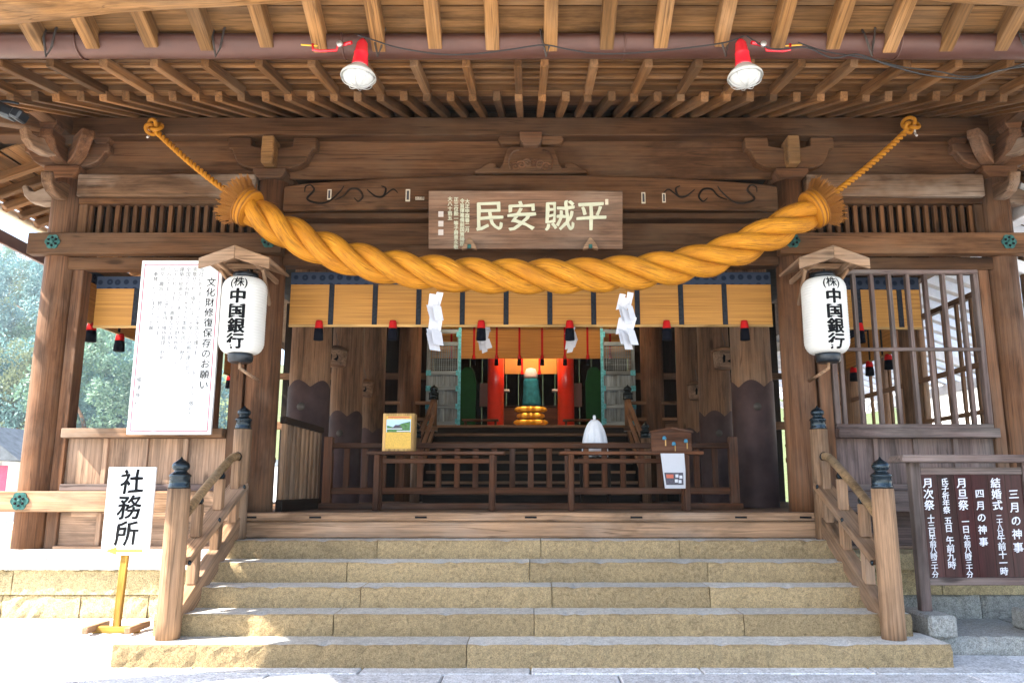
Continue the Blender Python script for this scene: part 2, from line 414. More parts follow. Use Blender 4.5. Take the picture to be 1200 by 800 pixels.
# lettering: flat outlines of characters, laid in x,z facing -y
TXT = {}
def text_mesh(body, size, bold=0.0, line=1.0, thick=0.0, just='TOP'):
    cu = bpy.data.curves.new('letters', 'FONT'); cu.body = body; cu.size = size; cu.align_x = 'CENTER'; cu.align_y = just
    cu.space_line = line; cu.resolution_u = 3; cu.extrude = thick
    o = bpy.data.objects.new('letters', cu); COL.objects.link(o)
    dg = bpy.context.evaluated_depsgraph_get(); dg.update()
    me = bpy.data.meshes.new_from_object(o.evaluated_get(dg)); bpy.data.objects.remove(o)
    me.transform(Matrix.Rotation(R(90), 4, 'X')); me.materials.clear()
    if bold > 0:                           # a bolder stroke: the same glyphs struck a few times, each a hair further out
        bm = bmesh.new(); b_ = bold * size
        for i, (dx, dz) in enumerate(((0, 0), (b_, 0), (-b_, 0), (0, b_ * .7), (0, -b_ * .7), (b_ * .7, b_ * .5), (-b_ * .7, -b_ * .5))):
            m2 = me.copy(); m2.transform(Matrix.Translation((dx, -.00025 * i, dz))); bm.from_mesh(m2)
        bm.to_mesh(me); bm.free()
    return me
def brushify(me, amp, fr_=1.0):
    for v in me.vertices:
        x, z = v.co.x, v.co.z
        v.co.x += amp * (math.sin(z * 31 * fr_ + x * 9 * fr_) + .6 * math.sin(z * 67 * fr_ + 1.3)) + z * .02
        v.co.z += amp * (math.sin(x * 29 * fr_ + 2.1 + z * 13 * fr_) + .6 * math.sin(x * 71 * fr_ + z * 19 * fr_)) + x * .05
    return me
def column(name, body, size, loc, mat, parent, bold=0.0, line=1.0, thick=.0, rot=None, sx=1.0, brush=0):
    me = text_mesh('\n'.join(body), size, bold, line, thick)
    if brush: brushify(me, brush * size, .25 / size)
    if sx != 1.0: me.transform(Matrix.Scale(sx, 4, (1, 0, 0)))
    M = Matrix.Translation(Vector(loc))
    if rot is not None: M = M @ rot
    return mesh_obj(name, me, mat, parent, M)
# ================================================================== the setting
FL, YF, SZ = 1.035, 7.9, 2.40                     # hall floor height, line of the front pillars
PX, PC = 4.82, 2.68                     # outer and inner pillar offsets from the axis
def sheet(name, x0, x1, y0, y1, z, mat, parent=None):
    me = bpy.data.meshes.new(name); me.from_pydata([(x0, y0, z), (x1, y0, z), (x1, y1, z), (x0, y1, z)], [], [(0, 1, 2, 3)])
    return mesh_obj(name, me, mat, parent)
ground = sheet('ground', -200, 200, -160, 195, -.03, 'ground_dirt'); tag(ground, 'pale trodden ground of the shrine precinct', 'ground', kind='structure')
pave = sheet('pavement', -9, 9, -2, 6.46, -.018, 'stone_grey'); tag(pave, 'pale stone paving in front of the steps', 'pavement', kind='structure')
yy = 6.44
for row in range(7):
    d = 1.14 if row else 0.62
    y1, y0 = yy, yy - d; yy = y0
    x = -8.4 + (.6 if row % 2 else 0.0)
    while x < 8.6:
        w = 1.2
        box('paving_slab', x + .005, x + w - .005, y0 + .005, y1 - .005, -.06, random.uniform(-.003, .003), 'stone_pave', pave, .008)
        x += w

# ---- stone steps
steps = thing('stone_steps', 'five broad ochre stone steps leading up to the hall', 'steps', (0, 6, 0))
STEP = [(6.0, 0, .155, 3.0, 3.02, [-.46]), (6.33, .155, .315, 2.87, 2.9, [-1.5, .025, 1.62]), (6.66, .315, .475, 2.76, 2.76, [-1.37, .17, 1.44]),
        (6.99, .475, .64, 2.74, 2.74, [-1.56, -.01, 1.5]), (7.32, .64, .80, 2.72, 2.72, [-1.37, .09, 1.33])]
def rough_block(name, x0, x1, y0, y1, z0, z1, mat, parent, seed, amp=.008, top=None):
    """a dressed stone with slightly uneven arrises"""
    rr = random.Random(seed); L = x1 - x0; n = max(2, int(L / .06))
    prof = [(y0, z0), (y0 - .002, z0 + (z1 - z0) * .35), (y0, z0 + (z1 - z0) * .7), (y0 + .004, z1 - .012), (y0 + .016, z1), (y0 + (y1 - y0) * .5, z1 + .001), (y1, z1), (y1, z0)]
    rings = []
    for i in range(n + 1):
        x = x0 + L * i / n
        if i == 0 or i == n: q = .006
        else: q = 0
        rings.append([(x - (x0 + x1) / 2, py + (q if py < y0 + .03 else 0) + (rr.uniform(-amp, amp) if py < y0 + .03 else 0) - (y0 + y1) / 2, pz + (rr.uniform(-amp, amp) * (.25 if pz > z1 - .005 else .7) if pz > z0 + .01 else 0) - z0) for py, pz in prof])
    for i in range(1, n):
        if rr.random() < .16:
            g = rr.uniform(.006, .02); r_ = rings[i]
            for q, (dy, dz) in ((2, (.2, 0)), (3, (.8, -.6)), (4, (1, -.7))): r_[q] = (r_[q][0], r_[q][1] + g * dy, r_[q][2] + g * dz)
    me = fix_normals(rings_mesh(rings))
    for p in me.polygons: p.use_smooth = False
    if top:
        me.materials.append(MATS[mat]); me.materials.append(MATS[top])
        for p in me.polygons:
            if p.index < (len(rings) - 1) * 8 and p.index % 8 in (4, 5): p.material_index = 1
    return mesh_obj(name, me, mat, parent, Matrix.Translation(((x0 + x1) / 2, (y0 + y1) / 2, z0)))
for i, (y0, z0, z1, xl, xr, js) in enumerate(STEP):
    st = bpy.data.objects.new('step', None); link(st, Matrix.Translation((0, y0, z0)), steps)
    xs = [-xl] + js + [xr]
    for a, b_ in zip(xs, xs[1:]):
        rough_block('step_stone', a + .003, b_ - .003, y0, y0 + .5, z0 - (.02 if i == 0 else .0), z1, 'stone_step', st, i * 7 + int(a * 10), top='stone_tread_sheen')
# ---- raised stone base of the hall, left and right of the steps
base = thing('stone_platform', 'raised stone plinth of squared blocks carrying the hall', 'stone base', (0, 9, 0))
for s in (-1, 1):
    def bx(n, xa, xb, *a, **k): 
        return rough_block(n, min(s * xa, s * xb), max(s * xa, s * xb), *a, **k)
    xs = [2.83, 3.66, 4.62, 5.5, 6.4, 7.3]
    for k, (a, b_) in enumerate(zip(xs, xs[1:])):
        bx('base_stone', a + .004, b_ - .004, 7.36, 7.9, .33, .545, 'stone_base', base, 100 + k + s)
    xs = [2.83, 3.4, 4.0, 4.7, 5.6, 6.4, 7.3]
    for k, (a, b_) in enumerate(zip(xs, xs[1:])):
        bx('base_stone', a + .004, b_ - .004, 7.37, 7.9, .10, .327, 'stone_base' if s < 0 else 'stone_grey', base, 130 + k + s)
    xs = [2.78, 4.3, 5.8, 7.32]
    for k, (a, b_) in enumerate(zip(xs, xs[1:])):
        bx('coping_stone', a + .003, b_ - .003, 7.30, 8.0, .549, .69, 'stone_pave' if s < 0 else 'stone_base', base, 160 + k + s)  # left caps in whiter stone: sunlit glare put into their colour
    xs = [3.0, 4.1, 5.3, 6.5, 7.7]
    for k, (a, b_) in enumerate(zip(xs, xs[1:])):
        bx('kerb_stone', a + .028, b_ - .004, 6.47, 7.34, -.03, .13, 'stone_pave' if s < 0 else 'stone_grey', base, 190 + k + s)
box('foundation', -7.3, 7.3, 7.9, 20.5, -.02, .68, 'stone_base', base)
box('foundation', -2.75, 2.75, 7.6, 7.9, -.02, .62, 'stone_grey', base)

# ================================================================== the hall
hall = thing('shrine_hall', 'old timber shrine hall with open front, deep eaves and carved beams', 'shrine building', (0, 12, .69))
H = hall
# front pillars
for s in (-1, 1):
    rod('pillar', (s * PX, YF, .69), (s * PX, YF, 4.42), .165, .155, 'wood_pillar', H, 28, .002)
    rod('pillar', (s * PC, YF, FL), (s * PC, YF, 4.38), .165, .16, 'wood_pillar', H, 28, .002)
    box('jamb', *sorted((s * 4.65, s * 4.54)), 7.82, 7.98, .69, 3.44, 'wood_pillar', H)
    box('jamb', *sorted((s * 2.85, s * 2.98)), 7.82, 7.98, .69, 3.44, 'wood_pillar', H)
    # flower-shaped metal fittings and lintels
    x0, x1 = sorted((s * 5.06, s * 2.50))
    lt = box('lintel', x0, x1, 7.68, 7.80, 3.57, 3.79, 'wood_beam', H, .008)
    box('lintel', *sorted((s * 4.9, s * 2.84)), 7.805, 7.93, 3.44, 3.568, 'wood_beam', H)
    def fitting(x, z, y, par, r=.075):
        pts = []
        for k in range(48):
            a = 2 * math.pi * k / 48; rr = r * (.86 + .16 * abs(math.cos(3 * a))); pts.append((rr * math.cos(a), rr * math.sin(a)))
        f = prism('metal_fitting', pts, .014, (x, y - .006, z), 'verdigris', par, c=0)
        for k in range(6):
            a = math.pi / 3 * k + .52; lathe('stud_hole', [(.001, 0), (.013, 0), (.013, .004), (.001, .005)], (x + .042 * math.cos(a), y - .016, z + .042 * math.sin(a)), 'ink', f, 8, ROTX(R(90)))
        lathe('boss', [(.018, 0), (.018, .006), (.008, .012), (.001, .013)], (x, y - .013, z), 'verdigris', f, 10, ROTX(R(90)))
    fitting(s * 4.80, 3.69, 7.68, lt); fitting(s * 2.63, 3.70, 7.68, lt)
    # beam over the transom, transom slats
    box('tie_beam', *sorted((s * 4.66, s * 2.83)), 7.74, 7.9, 4.20, 4.44, 'wood_bleached', H, .012)
    box('transom_rail', *sorted((s * 4.66, s * 2.83)), 7.80, 7.92, 4.14, 4.198, 'wood_beam', H)
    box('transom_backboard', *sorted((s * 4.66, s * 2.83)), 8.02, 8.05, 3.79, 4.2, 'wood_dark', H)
    x = 2.90
    while x < 4.6:
        bar('transom_slat', (s * x, 7.88, 3.792), (s * x, 7.88, 4.138), .042, .05, 'wood_beam', H, .003); x += .092
    box('transom_post', *sorted((s * 4.57, s * 4.66)), 7.82, 7.93, 3.79, 4.14, 'wood_beam', H)
    # lower wall: sill, panels with battens, waist rail
    x0, x1 = sorted((s * 4.54, s * 2.98))
    box('window_sill', x0, x1, 7.72, 7.95, 1.74, 1.83, 'wood_bleached' if s < 0 else 'wood_grey_brown', H)
    for k in range(4):
        a = 2.98 + k * .39; bxs = sorted((s * a, s * (a + .388)))
        box('wall_panel', bxs[0], bxs[1], 7.86, 7.885, 1.30, 1.738, 'wood_panel' if s < 0 else 'wood_grey_brown', H, .002)  # right wall greyer: its bluish shade is put into the wood colour
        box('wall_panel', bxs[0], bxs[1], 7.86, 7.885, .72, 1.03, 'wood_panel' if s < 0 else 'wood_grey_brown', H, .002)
        if k:
            box('batten', s * a - .024, s * a + .024, 7.825, 7.858, 1.30, 1.738, 'wood_panel' if s < 0 else 'wood_grey_brown', H, .004)
            box('batten', s * a - .024, s * a + .024, 7.825, 7.858, .72, 1.03, 'wood_panel' if s < 0 else 'wood_grey_brown', H, .004)
    box('wall_rail', x0, x1, 7.79, 7.9, 1.235, 1.298, 'wood_grey_brown', H)
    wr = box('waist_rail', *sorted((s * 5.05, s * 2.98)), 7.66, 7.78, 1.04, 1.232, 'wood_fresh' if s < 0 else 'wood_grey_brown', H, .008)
    fitting(s * 4.82, 1.14, 7.66, wr, .085)
    box('ground_sill', x0, x1, 7.78, 7.95, .692, .72, 'wood_panel', H)
# threshold of the front opening with dark drain slots
box('threshold', -2.86, 2.86, 7.58, 7.80, .805, .955, 'wood_fresh', H, .012)
th = box('threshold', -2.80, 2.80, 7.56, 7.86, .958, FL, 'wood_fresh', H, .01)
for x in (-2.0, -1.02, -.0, .98, 1.95, 2.55, -2.6):
    box('drain_slot', x - .055, x + .055, 7.556, 7.58, .985, 1.003, 'ink', th, .001)
for s in (-1, 1): box('threshold_post', *sorted((s * 2.80, s * 2.88)), 7.60, 7.74, .956, 1.25, 'wood_fresh', H)
# floor boards
for k in range(17):
    box('floor_board', -4.7, 4.7, 7.87 + k * .44, 8.305 + k * .44, FL - .06, FL - random.uniform(.008, .012), 'wood_inner', H, .004)
# centre bay: lintel, board, arched rainbow beam, frieze boards, wall plate
box('lintel', -2.52, 2.52, 7.80, 7.96, 3.48, 3.70, 'wood_beam', H, .008)
box('frieze_board', -2.52, 2.52, 7.93, 7.97, 3.70, 4.06, 'wood_beam', H)
out = []
for k in range(25):
    t = k / 24; x = -2.53 + 5.06 * t; out.append((x, 4.30 + .125 * math.sin(math.pi * t) ** .7))
for k in range(25):
    t = 1 - k / 24; x = -2.53 + 5.06 * t; out.append((x, 4.035 + .035 * math.sin(math.pi * t)))
rb = prism('rainbow_beam', [(x, z - 4.2) for x, z in out], .22, (0, 7.84, 4.2), 'wood_beam', H, c=.014)
box('bead_moulding', -2.52, 2.52, 7.76, 7.93, 3.965, 4.03, 'wood_beam', H, .012)
def scroll(pts, r=.012):
    for s in (-1, 1):
        q = smooth_path([P(622 + s * (x - 622), y, 7.727) for x, y in pts], 6)
        rad = [r * (.35 + .65 * math.sin(math.pi * (i + .5) / len(q))) for i in range(len(q))]
        mesh_obj('carved_scroll', sweep_mesh(q, rad, 6), 'wood_dark', rb)
scroll([(357, 225), (358, 219), (364, 217), (368, 223), (360, 233), (372, 238), (385, 236), (398, 225), (403, 218)])
scroll([(392, 234), (402, 230), (410, 222), (420, 222), (425, 230), (420, 236), (415, 232)])
scroll([(430, 222), (440, 230), (449, 230), (452, 221), (447, 218)]); scroll([(449, 231), (460, 222), (466, 226)], .008)
for px, py, w, h, tx in ((478, 229, .045, .13, None), (492, 232.5, .09, .032, '上三田'), (754, 232, .04, .12, None), (386, 228, .04, .11, None), (778, 232, .035, .10, None)):
    c = P(px, py, 7.726)
    sl = box('paper_slip', c.x - w / 2, c.x + w / 2, 7.722, 7.7275, c.z - h / 2, c.z + h / 2, 'sticker', rb, .001)
    if tx: mesh_obj('lettering', text_mesh(tx, .03, .02, just='CENTER'), 'ink', sl, Matrix.Translation((c.x, 7.7205, c.z)))
    else: box('smudge', c.x - w * .28, c.x + w * .28, 7.7205, 7.7218, c.z - h * .38, c.z + h * .38, 'ink_grey', sl, .0005)
box('frieze_board', -4.75, 4.75, 7.86, 7.90, 4.43, 4.86, 'wood_beam', H, .004)
box('wall_plate', -5.6, 5.6, 7.70, 7.93, 4.845, 5.045, 'wood_beam', H, .012)
# carved frog-leg strut in the middle
def half_to_full(h): return h + [(-x, z) for x, z in reversed(h)]
kz = P(622, 205, 7.79).z + .0
ol = half_to_full([(-.58, 0), (-.58, .03), (-.52, .05), (-.47, .09), (-.42, .11), (-.36, .10), (-.35, .075), (-.37, .06), (-.32, .05), (-.29, .10), (-.27, .18), (-.25, .26), (-.20, .29), (-.11, .285)])
km = prism('frog_leg_strut', ol, .10, (0, 7.78, kz), 'wood_beam', H, c=.012)
ol2 = half_to_full([(-.19, .02), (-.20, .10), (-.17, .19), (-.12, .235), (-.05, .22)])
for k in range(3):
    for s in (-1, 1):
        cx_, cz_, r0 = s * (.035 + .06 * k), .10 - .018 * k, .048
        pts = [(cx_ + s * r0 * (1 - t * .75) * math.cos(2.6 * math.pi * t + .3), 7.722, kz + cz_ + r0 * (1 - t * .75) * math.sin(2.6 * math.pi * t + .3)) for t in [i / 20 for i in range(21)]]
        mesh_obj('carved_scroll', sweep_mesh([Vector(p) for p in pts], .011, 6), 'wood_pillar', km)
for s in (-1, 1):
    pts = smooth_path([(s * .21, 7.724, kz + .03), (s * .225, 7.724, kz + .13), (s * .19, 7.724, kz + .22), (s * .12, 7.724, kz + .245)], 5)
    mesh_obj('carved_scroll', sweep_mesh(pts, .01, 6), 'wood_pillar', km)
prism('bearing_block', [(-.075, 0), (.075, 0), (.115, .07), (.115, .15), (-.115, .15), (-.115, .07)], .2, (0, 7.76, kz + .27), 'wood_pillar', H, c=.008)
for s in (-1, 1):
    prism('strut_wing', [(0, 0), (s * .20, .0), (s * .235, .045), (s * .21, .085), (0, .085)], .10, (s * .11, 7.79, kz + .325), 'wood_beam', H, c=.008)
# bracket sets on the pillars
def arm_outline(L, h=.2):
    return half_to_full([(-L * .42, 0), (-L * .6, .02), (-L * .76, .06), (-L * .86, h * .6), (-L * .9, h * .78), (-L, h * .82), (-L, h * 1.25), (-L * .48, h * 1.25), (-L * .46, h * .9), (-L * .2, h * .82)])
for s in (-1, 1):
    x = s * PC
    prism('bearing_block', [(-.12, 0), (.12, 0), (.17, .06), (.17, .10), (-.17, .10), (-.17, .06)], .32, (x, 7.86, 4.385), 'wood_pillar', H, c=.008)
    prism('bracket_arm', arm_outline(.46, .27), .13, (x, 7.80, 4.50), 'wood_beam', H, c=.01)
    prism('bracket_nose', [(-.06, 0), (.06, 0), (.065, .10), (.06, .30), (-.06, .30), (-.065, .10)], .24, (x, 7.72, 4.50), 'wood_eave_new', H, c=.012)
    # corner set
    x = s * PX
    prism('bearing_block', [(-.12, 0), (.12, 0), (.18, .07), (.18, .12), (-.18, .12), (-.18, .07)], .34, (x, 7.88, 4.40), 'wood_pillar', H, c=.008)
    prism('bracket_arm', arm_outline(.44), .13, (x, 7.83, 4.53), 'wood_pillar', H, c=.01)
    prism('bracket_arm', arm_outline(.44), .13, (x, 7.84, 4.53), 'wood_pillar', H, rot=ROTZ(R(90)), c=.01)
    prism('bracket_arm', arm_outline(.58), .12, (x, 7.84, 4.535), 'wood_pillar', H, rot=ROTZ(R(45 * s)), c=.01)
    nose = [(0, .04), (-.14, .02), (-.26, .05), (-.33, .12), (-.36, .22), (-.32, .24), (-.28, .17), (-.22, .16), (-.14, .20), (0, .22)]
    prism('carved_nose', nose, .11, (x + s * -.02, 7.80, 4.12), 'wood_bleached', H, rot=ROTZ(R(90)), c=.01)
    prism('carved_nose', [(s * -px_, pz_) for px_, pz_ in nose], .11, (x + s * .1, 7.88, 4.12), 'wood_bleached', H, c=.01)
    prism('carved_nose', [(-a * 1.0, b_) for a, b_ in nose][::-1], .12, (x - s * .0, 7.62, 4.52), 'wood_bleached', H, rot=ROTZ(R(-90 + 30 * s)), c=.01)
    for dx, dy in ((-.35, 0), (.35, 0), (0, -.35)):
        prism('bearing_block', [(-.06, 0), (.06, 0), (.085, .05), (.085, .1), (-.085, .1), (-.085, .05)], .15, (x + dx, 7.84 + dy, 4.785), 'wood_pillar', H, c=.006)
    bar('hip_rafter', (s * 4.75, 8.0, 5.06), (s * 6.15, 6.25, 4.62), .14, .2, 'wood_beam', H, .01)
    bar('purlin', (s * PX, 7.2, 4.95), (s * PX, 15, 4.95), .16, .2, 'wood_beam', H, .01)
# ---- eaves over the front: base rafters, flying rafters, boards
EX = 6.1
def base_z(Y): return 4.545 + (Y - 6.38) * .375       # underside of the base rafters
def fly_z(Y): return 4.475 + (Y - 5.78) * .21          # underside of the flying rafters
k = -29
while k <= 29:
    x = k * .2 + .1 + random.uniform(-.007, .007); ye = 6.38 + random.uniform(-.018, .012); dz = random.uniform(-.005, .004)
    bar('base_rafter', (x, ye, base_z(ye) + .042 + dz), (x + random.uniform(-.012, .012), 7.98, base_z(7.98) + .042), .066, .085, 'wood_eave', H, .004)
    k += 1
xs = [-.1, .1] + [s * (.1 + .4 * k) for k in range(1, 15) for s in (-1, 1)]
for x in xs:
    xj = x + random.uniform(-.012, .012)
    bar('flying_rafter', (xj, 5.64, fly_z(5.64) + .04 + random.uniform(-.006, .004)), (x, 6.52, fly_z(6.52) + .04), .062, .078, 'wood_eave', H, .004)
for k in range(7):                                        # boards over the base rafters
    y0 = 6.5 + k * .22; y1 = y0 + .214; z = .10
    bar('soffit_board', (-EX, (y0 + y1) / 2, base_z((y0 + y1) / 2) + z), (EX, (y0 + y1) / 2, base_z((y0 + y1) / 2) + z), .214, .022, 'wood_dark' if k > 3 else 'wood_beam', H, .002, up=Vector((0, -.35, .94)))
box('eave_batten', -EX, EX, 6.40, 6.50, base_z(6.42) + .088, base_z(6.42) + .14, 'wood_eave', H, .005)
box('eave_fascia', -EX, EX, 6.505, 6.53, base_z(6.45) + .10, base_z(6.45) + .25, 'wood_eave', H, .004)
for k, Y in enumerate((5.74, 5.88, 6.02, 6.16, 6.30, 6.42)):
    bar('lath', (-EX, Y, fly_z(Y) + .094), (EX, Y, fly_z(Y) + .094), .036, .028, 'wood_eave', H, .003)
for k in range(6):
    Y = 5.72 + k * .145
    bar('soffit_board', (-EX, Y, fly_z(Y) + .128 + .01 * (k % 2)), (EX, Y, fly_z(Y) + .128 + .01 * (k % 2)), .16, .014, 'wood_beam', H, .002, up=Vector((0, -.2, .98)))
box('eave_edge_beam', -EX, EX, 5.60, 5.68, fly_z(5.64) + .082, fly_z(5.64) + .18, 'wood_eave', H, .006)
# side eaves
for s in (-1, 1):
    for k in range(22):
        Y = 8.25 + k * .30
        bar('side_rafter', (s * 6.15, Y, 4.47), (s * 4.80, Y, 4.98), .075, .09, 'wood_eave', H, .004)
    for k in range(5):
        a = 4.9 + k * .26; z = 5.04 - (a - 4.9 + .1) * .378
        bar('side_soffit_board', (s * (a + .13), 8.0, z + .05), (s * (a + .13), 15, z + .05), .255, .02, 'wood_eave', H, .002, up=Vector((s * .35, 0, .94)))
    bar('side_eave_edge', (s * 6.14, 6.1, 4.60), (s * 6.14, 15.2, 4.60), .07, .12, 'wood_eave', H)
    rod('side_gutter', (s * 6.26, 6.0, 4.52), (s * 6.26, 15.2, 4.50), .055, .055, 'galvanised', H, 12)
    bar('gutter_board', (s * 6.5, 6.6, 4.36), (s * 6.5, 13, 4.20), .05, .16, 'gutter_copper', H)
# the roof itself: a thick bark slab with hipped ends
rm = bpy.data.meshes.new('roof')
vs = [(-6.2, 5.62, 4.66), (6.2, 5.62, 4.66), (6.2, 20, 4.68), (-6.2, 20, 4.68), (-6.2, 5.62, 4.84), (6.2, 5.62, 4.84), (6.2, 20, 4.86), (-6.2, 20, 4.86), (-4.4, 8.2, 5.75), (4.4, 8.2, 5.75), (4.4, 18, 5.75), (-4.4, 18, 5.75), (-3.4, 12.8, 8.4), (3.4, 12.8, 8.4)]
vi = [(-5.9, 6.6, 5.02), (5.9, 6.6, 5.02), (5.9, 19, 5.02), (-5.9, 19, 5.02), (-4.5, 8.1, 5.55), (4.5, 8.1, 5.55), (4.5, 18, 5.55), (-4.5, 18, 5.55)]
fs = [(4, 5, 9, 8), (5, 6, 10, 9), (6, 7, 11, 10), (7, 4, 8, 11), (8, 9, 13, 12), (9, 10, 13), (10, 11, 12, 13), (11, 8, 12), (0, 1, 5, 4), (1, 2, 6, 5), (2, 3, 7, 6), (3, 0, 4, 7)]
rm.from_pydata(vs + vi, [], fs); rm.update(); mesh_obj('roof', rm, 'roof_bark', H)
# interior ceiling, back wall, upper side walls
for k in range(12):
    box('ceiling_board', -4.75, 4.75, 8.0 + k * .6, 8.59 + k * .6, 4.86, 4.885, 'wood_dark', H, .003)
for s in (-1, 1):
    for k in range(10):
        x0 = 1.98 + k * .285
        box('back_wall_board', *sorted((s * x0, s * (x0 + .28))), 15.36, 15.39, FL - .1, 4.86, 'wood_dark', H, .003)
    box('back_rail', *sorted((s * 1.98, s * 4.8)), 15.0, 15.055, 2.35, 2.5, 'wood_inner', H); box('back_rail', *sorted((s * 1.98, s * 4.8)), 15.0, 15.055, 3.3, 3.42, 'wood_inner', H)
box('back_lintel', -2.0, 2.0, 14.95, 15.08, 4.33, 4.55, 'wood_inner', H)
box('back_board', -2.0, 2.0, 15.04, 15.07, 4.55, 4.86, 'wood_dark', H)
# interior pillars with metal sheathing scalloped along its top edge
INP = [(9.9, 2.77, .25, P(360, 445, 9.9).z), (11.7, 2.72, .235, P(403, 480, 11.7).z), (13.5, 2.70, .215, P(432, 500, 13.5).z)]
for s in (-1, 1):
    for Y, X, r, zt in INP:
        p = rod('inner_pillar', (s * X, Y, FL), (s * X, Y, 4.86), r, r * .96, 'wood_inner', H, 28, .002)
        n = 64; rings = [[((r + .008) * math.cos(2 * math.pi * j / n), (r + .008) * math.sin(2 * math.pi * j / n), -.0) for j in range(n)],
                         [((r + .008) * math.cos(2 * math.pi * j / n), (r + .008) * math.sin(2 * math.pi * j / n), zt - FL - .12 + .09 * abs(math.sin(2.5 * 2 * math.pi * j / n))) for j in range(n)]]
        mesh_obj('pillar_sheathing', fix_normals(rings_mesh(rings, caps=False)), 'sheathing', p, Matrix.Translation((s * X, Y, FL)))
        fl_ = lathe('metal_leaf', [(.001, 0), (.05, 0), (.05, .004), (.001, .006)], (s * X - .02, Y - r - .01, zt - .36), 'iron', p, 10, ROTX(R(90)))
    for Y in (9.9, 11.9, 13.9):
        rod('side_pillar', (s * PX, Y, .69), (s * PX, Y, 4.86), .15, .15, 'wood_inner', H, 20)
    rod('sanctum_pillar', (s * 2.28, 14.85, FL), (s * 2.28, 14.85, 4.86), .22, .21, 'wood_pillar', H, 24)
    rod('sanctum_pillar', (s * 3.3, 14.8, FL), (s * 3.3, 14.8, 4.86), .2, .2, 'wood_inner', H, 20)
    bar('cross_beam', (s * 2.75, 8.0, 4.55), (s * 2.72, 15, 4.55), .18, .28, 'wood_inner', H, .01)
    box('stair_backing', *sorted((s * .002, s * 2.0)), 14.98, 15.02, FL, SZ - .09, 'wood_dark', H)
    # side walls: sill, rail, head
    bar('side_lintel', (s * PX, 7.95, 3.66 + .22 * (s > 0)), (s * PX, 15, 3.66 + .22 * (s > 0)), .12, .2, 'wood_inner', H)
    bar('side_sill', (s * PX, 8.05, 1.78), (s * PX, 15, 1.78), .14, .09, 'wood_inner', H)
    bar('side_upper_wall', (s * PX, 8.05, 4.42), (s * PX, 15, 4.42), .05, .86, 'wood_dark', H)
    for k in range(9):
        y0 = 8.08 + k * .77; bar('side_wall_panel', (s * PX, y0, 1.22), (s * PX, y0 + .76, 1.22), .04, 1.02, 'wood_panel', H)
for k in range(23):                                       # right side: open bars with rails
    Y = 8.2 + k * .30
    if min(abs(Y - q) for q in (9.9, 11.9, 13.9)) < .17: continue
    bar('side_bar', (PX, Y, 1.83), (PX, Y, 3.30), .034, .045, 'wood_inner', H, .004)
bar('side_bar_rail', (PX, 8.05, 3.33), (PX, 15, 3.33), .07, .06, 'wood_inner', H)
bar('side_bar_rail', (PX - .05, 8.05, 2.55), (PX - .05, 15, 2.55), .035, .06, 'wood_inner', H)
bar('side_bar_rail', (PX - .05, 8.05, 2.05), (PX - .05, 15, 2.05), .035, .05, 'wood_inner', H)

# ---- lattice window of the right bay
win = bpy.data.objects.new('lattice_window', None); link(win, Matrix.Translation((3.76, 7.85, 1.83)), H)
wx0, wx1, wz0, wz1 = 2.99, 4.53, 1.832, 3.438
box('frame', wx0, wx1, 7.80, 7.88, wz1 - .045, wz1, 'wood_grey_brown', win); box('frame', wx0, wx1, 7.80, 7.88, wz0, wz0 + .045, 'wood_grey_brown', win)
box('frame', wx0, wx0 + .05, 7.802, 7.878, wz0 + .045, wz1 - .045, 'wood_grey_brown', win); box('frame', wx1 - .05, wx1, 7.802, 7.878, wz0 + .045, wz1 - .045, 'wood_grey_brown', win)
for k in range(8):
    x = wx0 + .10 + k * (wx1 - wx0 - .16) / 7.6
    bar('lattice_bar', (x, 7.84, wz0 + .045), (x, 7.84, wz1 - .045), .036, .06, 'wood_grey_brown', win, .004)
box('lattice_rail', wx0 + .05, wx1 - .05, 7.795, 7.83, 2.60, 2.635, 'wood_grey_brown', win)
# ================================================================== the roof one stands under, its gutter
front = thing('front_roof', 'timber eave of squared rafters, planks and log beam facing the hall', 'roof', (0, 3, 0))
def near_z(Y): return 4.445 + (5.45 - Y) * .48
up = Vector((0, .433, .9))
for k in range(-14, 12):
    x = -.287 + .421 * k; y1 = 5.45 + random.uniform(-.02, .02)
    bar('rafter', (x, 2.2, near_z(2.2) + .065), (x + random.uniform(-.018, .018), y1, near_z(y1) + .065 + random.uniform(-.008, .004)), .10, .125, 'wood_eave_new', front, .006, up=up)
for k in range(11):
    y1 = 5.53 - k * .3; y0 = y1 - .294; ym = (y0 + y1) / 2
    bar('roof_plank', (-6.3, ym, near_z(ym) + .15), (5.0, ym, near_z(ym) + .15), .325, .026, 'wood_eave_new', front, .003, up=up)
q = [(-5.5, 4.6, 4.12), (-4.4, 4.6, 4.28), (-3.35, 4.6, 4.405), (-1.95, 4.6, 4.53), (0, 4.6, 4.64), (2, 4.6, 4.62), (3, 4.6, 4.535), (4.95, 4.6, 4.37)]
lb = [Vector(p) for p in smooth_path(q, 4)]
M0 = Matrix.Identity(4)
mesh_obj('log_beam', sweep_mesh(lb, [.21 + .008 * math.sin(i * 1.7) for i in range(len(lb))], 20), 'wood_eave_new', front)
for s in (-1, 1):
    rod('post', (s * 5.3 - .6 * (s > 0), 4.6, 0), (s * 5.3 - .6 * (s > 0), 4.6, 4.2), .17, .16, 'wood_pillar', front, 20)
    rod('post', (s * 5.3 - .6 * (s > 0), 2.4, 0), (s * 5.3 - .6 * (s > 0), 2.4, 5.85), .17, .16, 'wood_pillar', front, 20)
box('covering', -6.4, 5.05, 2.0, 2.2, near_z(2.1) + .1, near_z(2.1) + .4, 'roof_bark', front)
for k in range(5):
    ym = 5.18 - k * .65; bar('roof_covering', (-6.4, ym, near_z(ym) + .24), (5.0, ym, near_z(ym) + .24), .72, .12, 'roof_bark', front, .01, up=up)

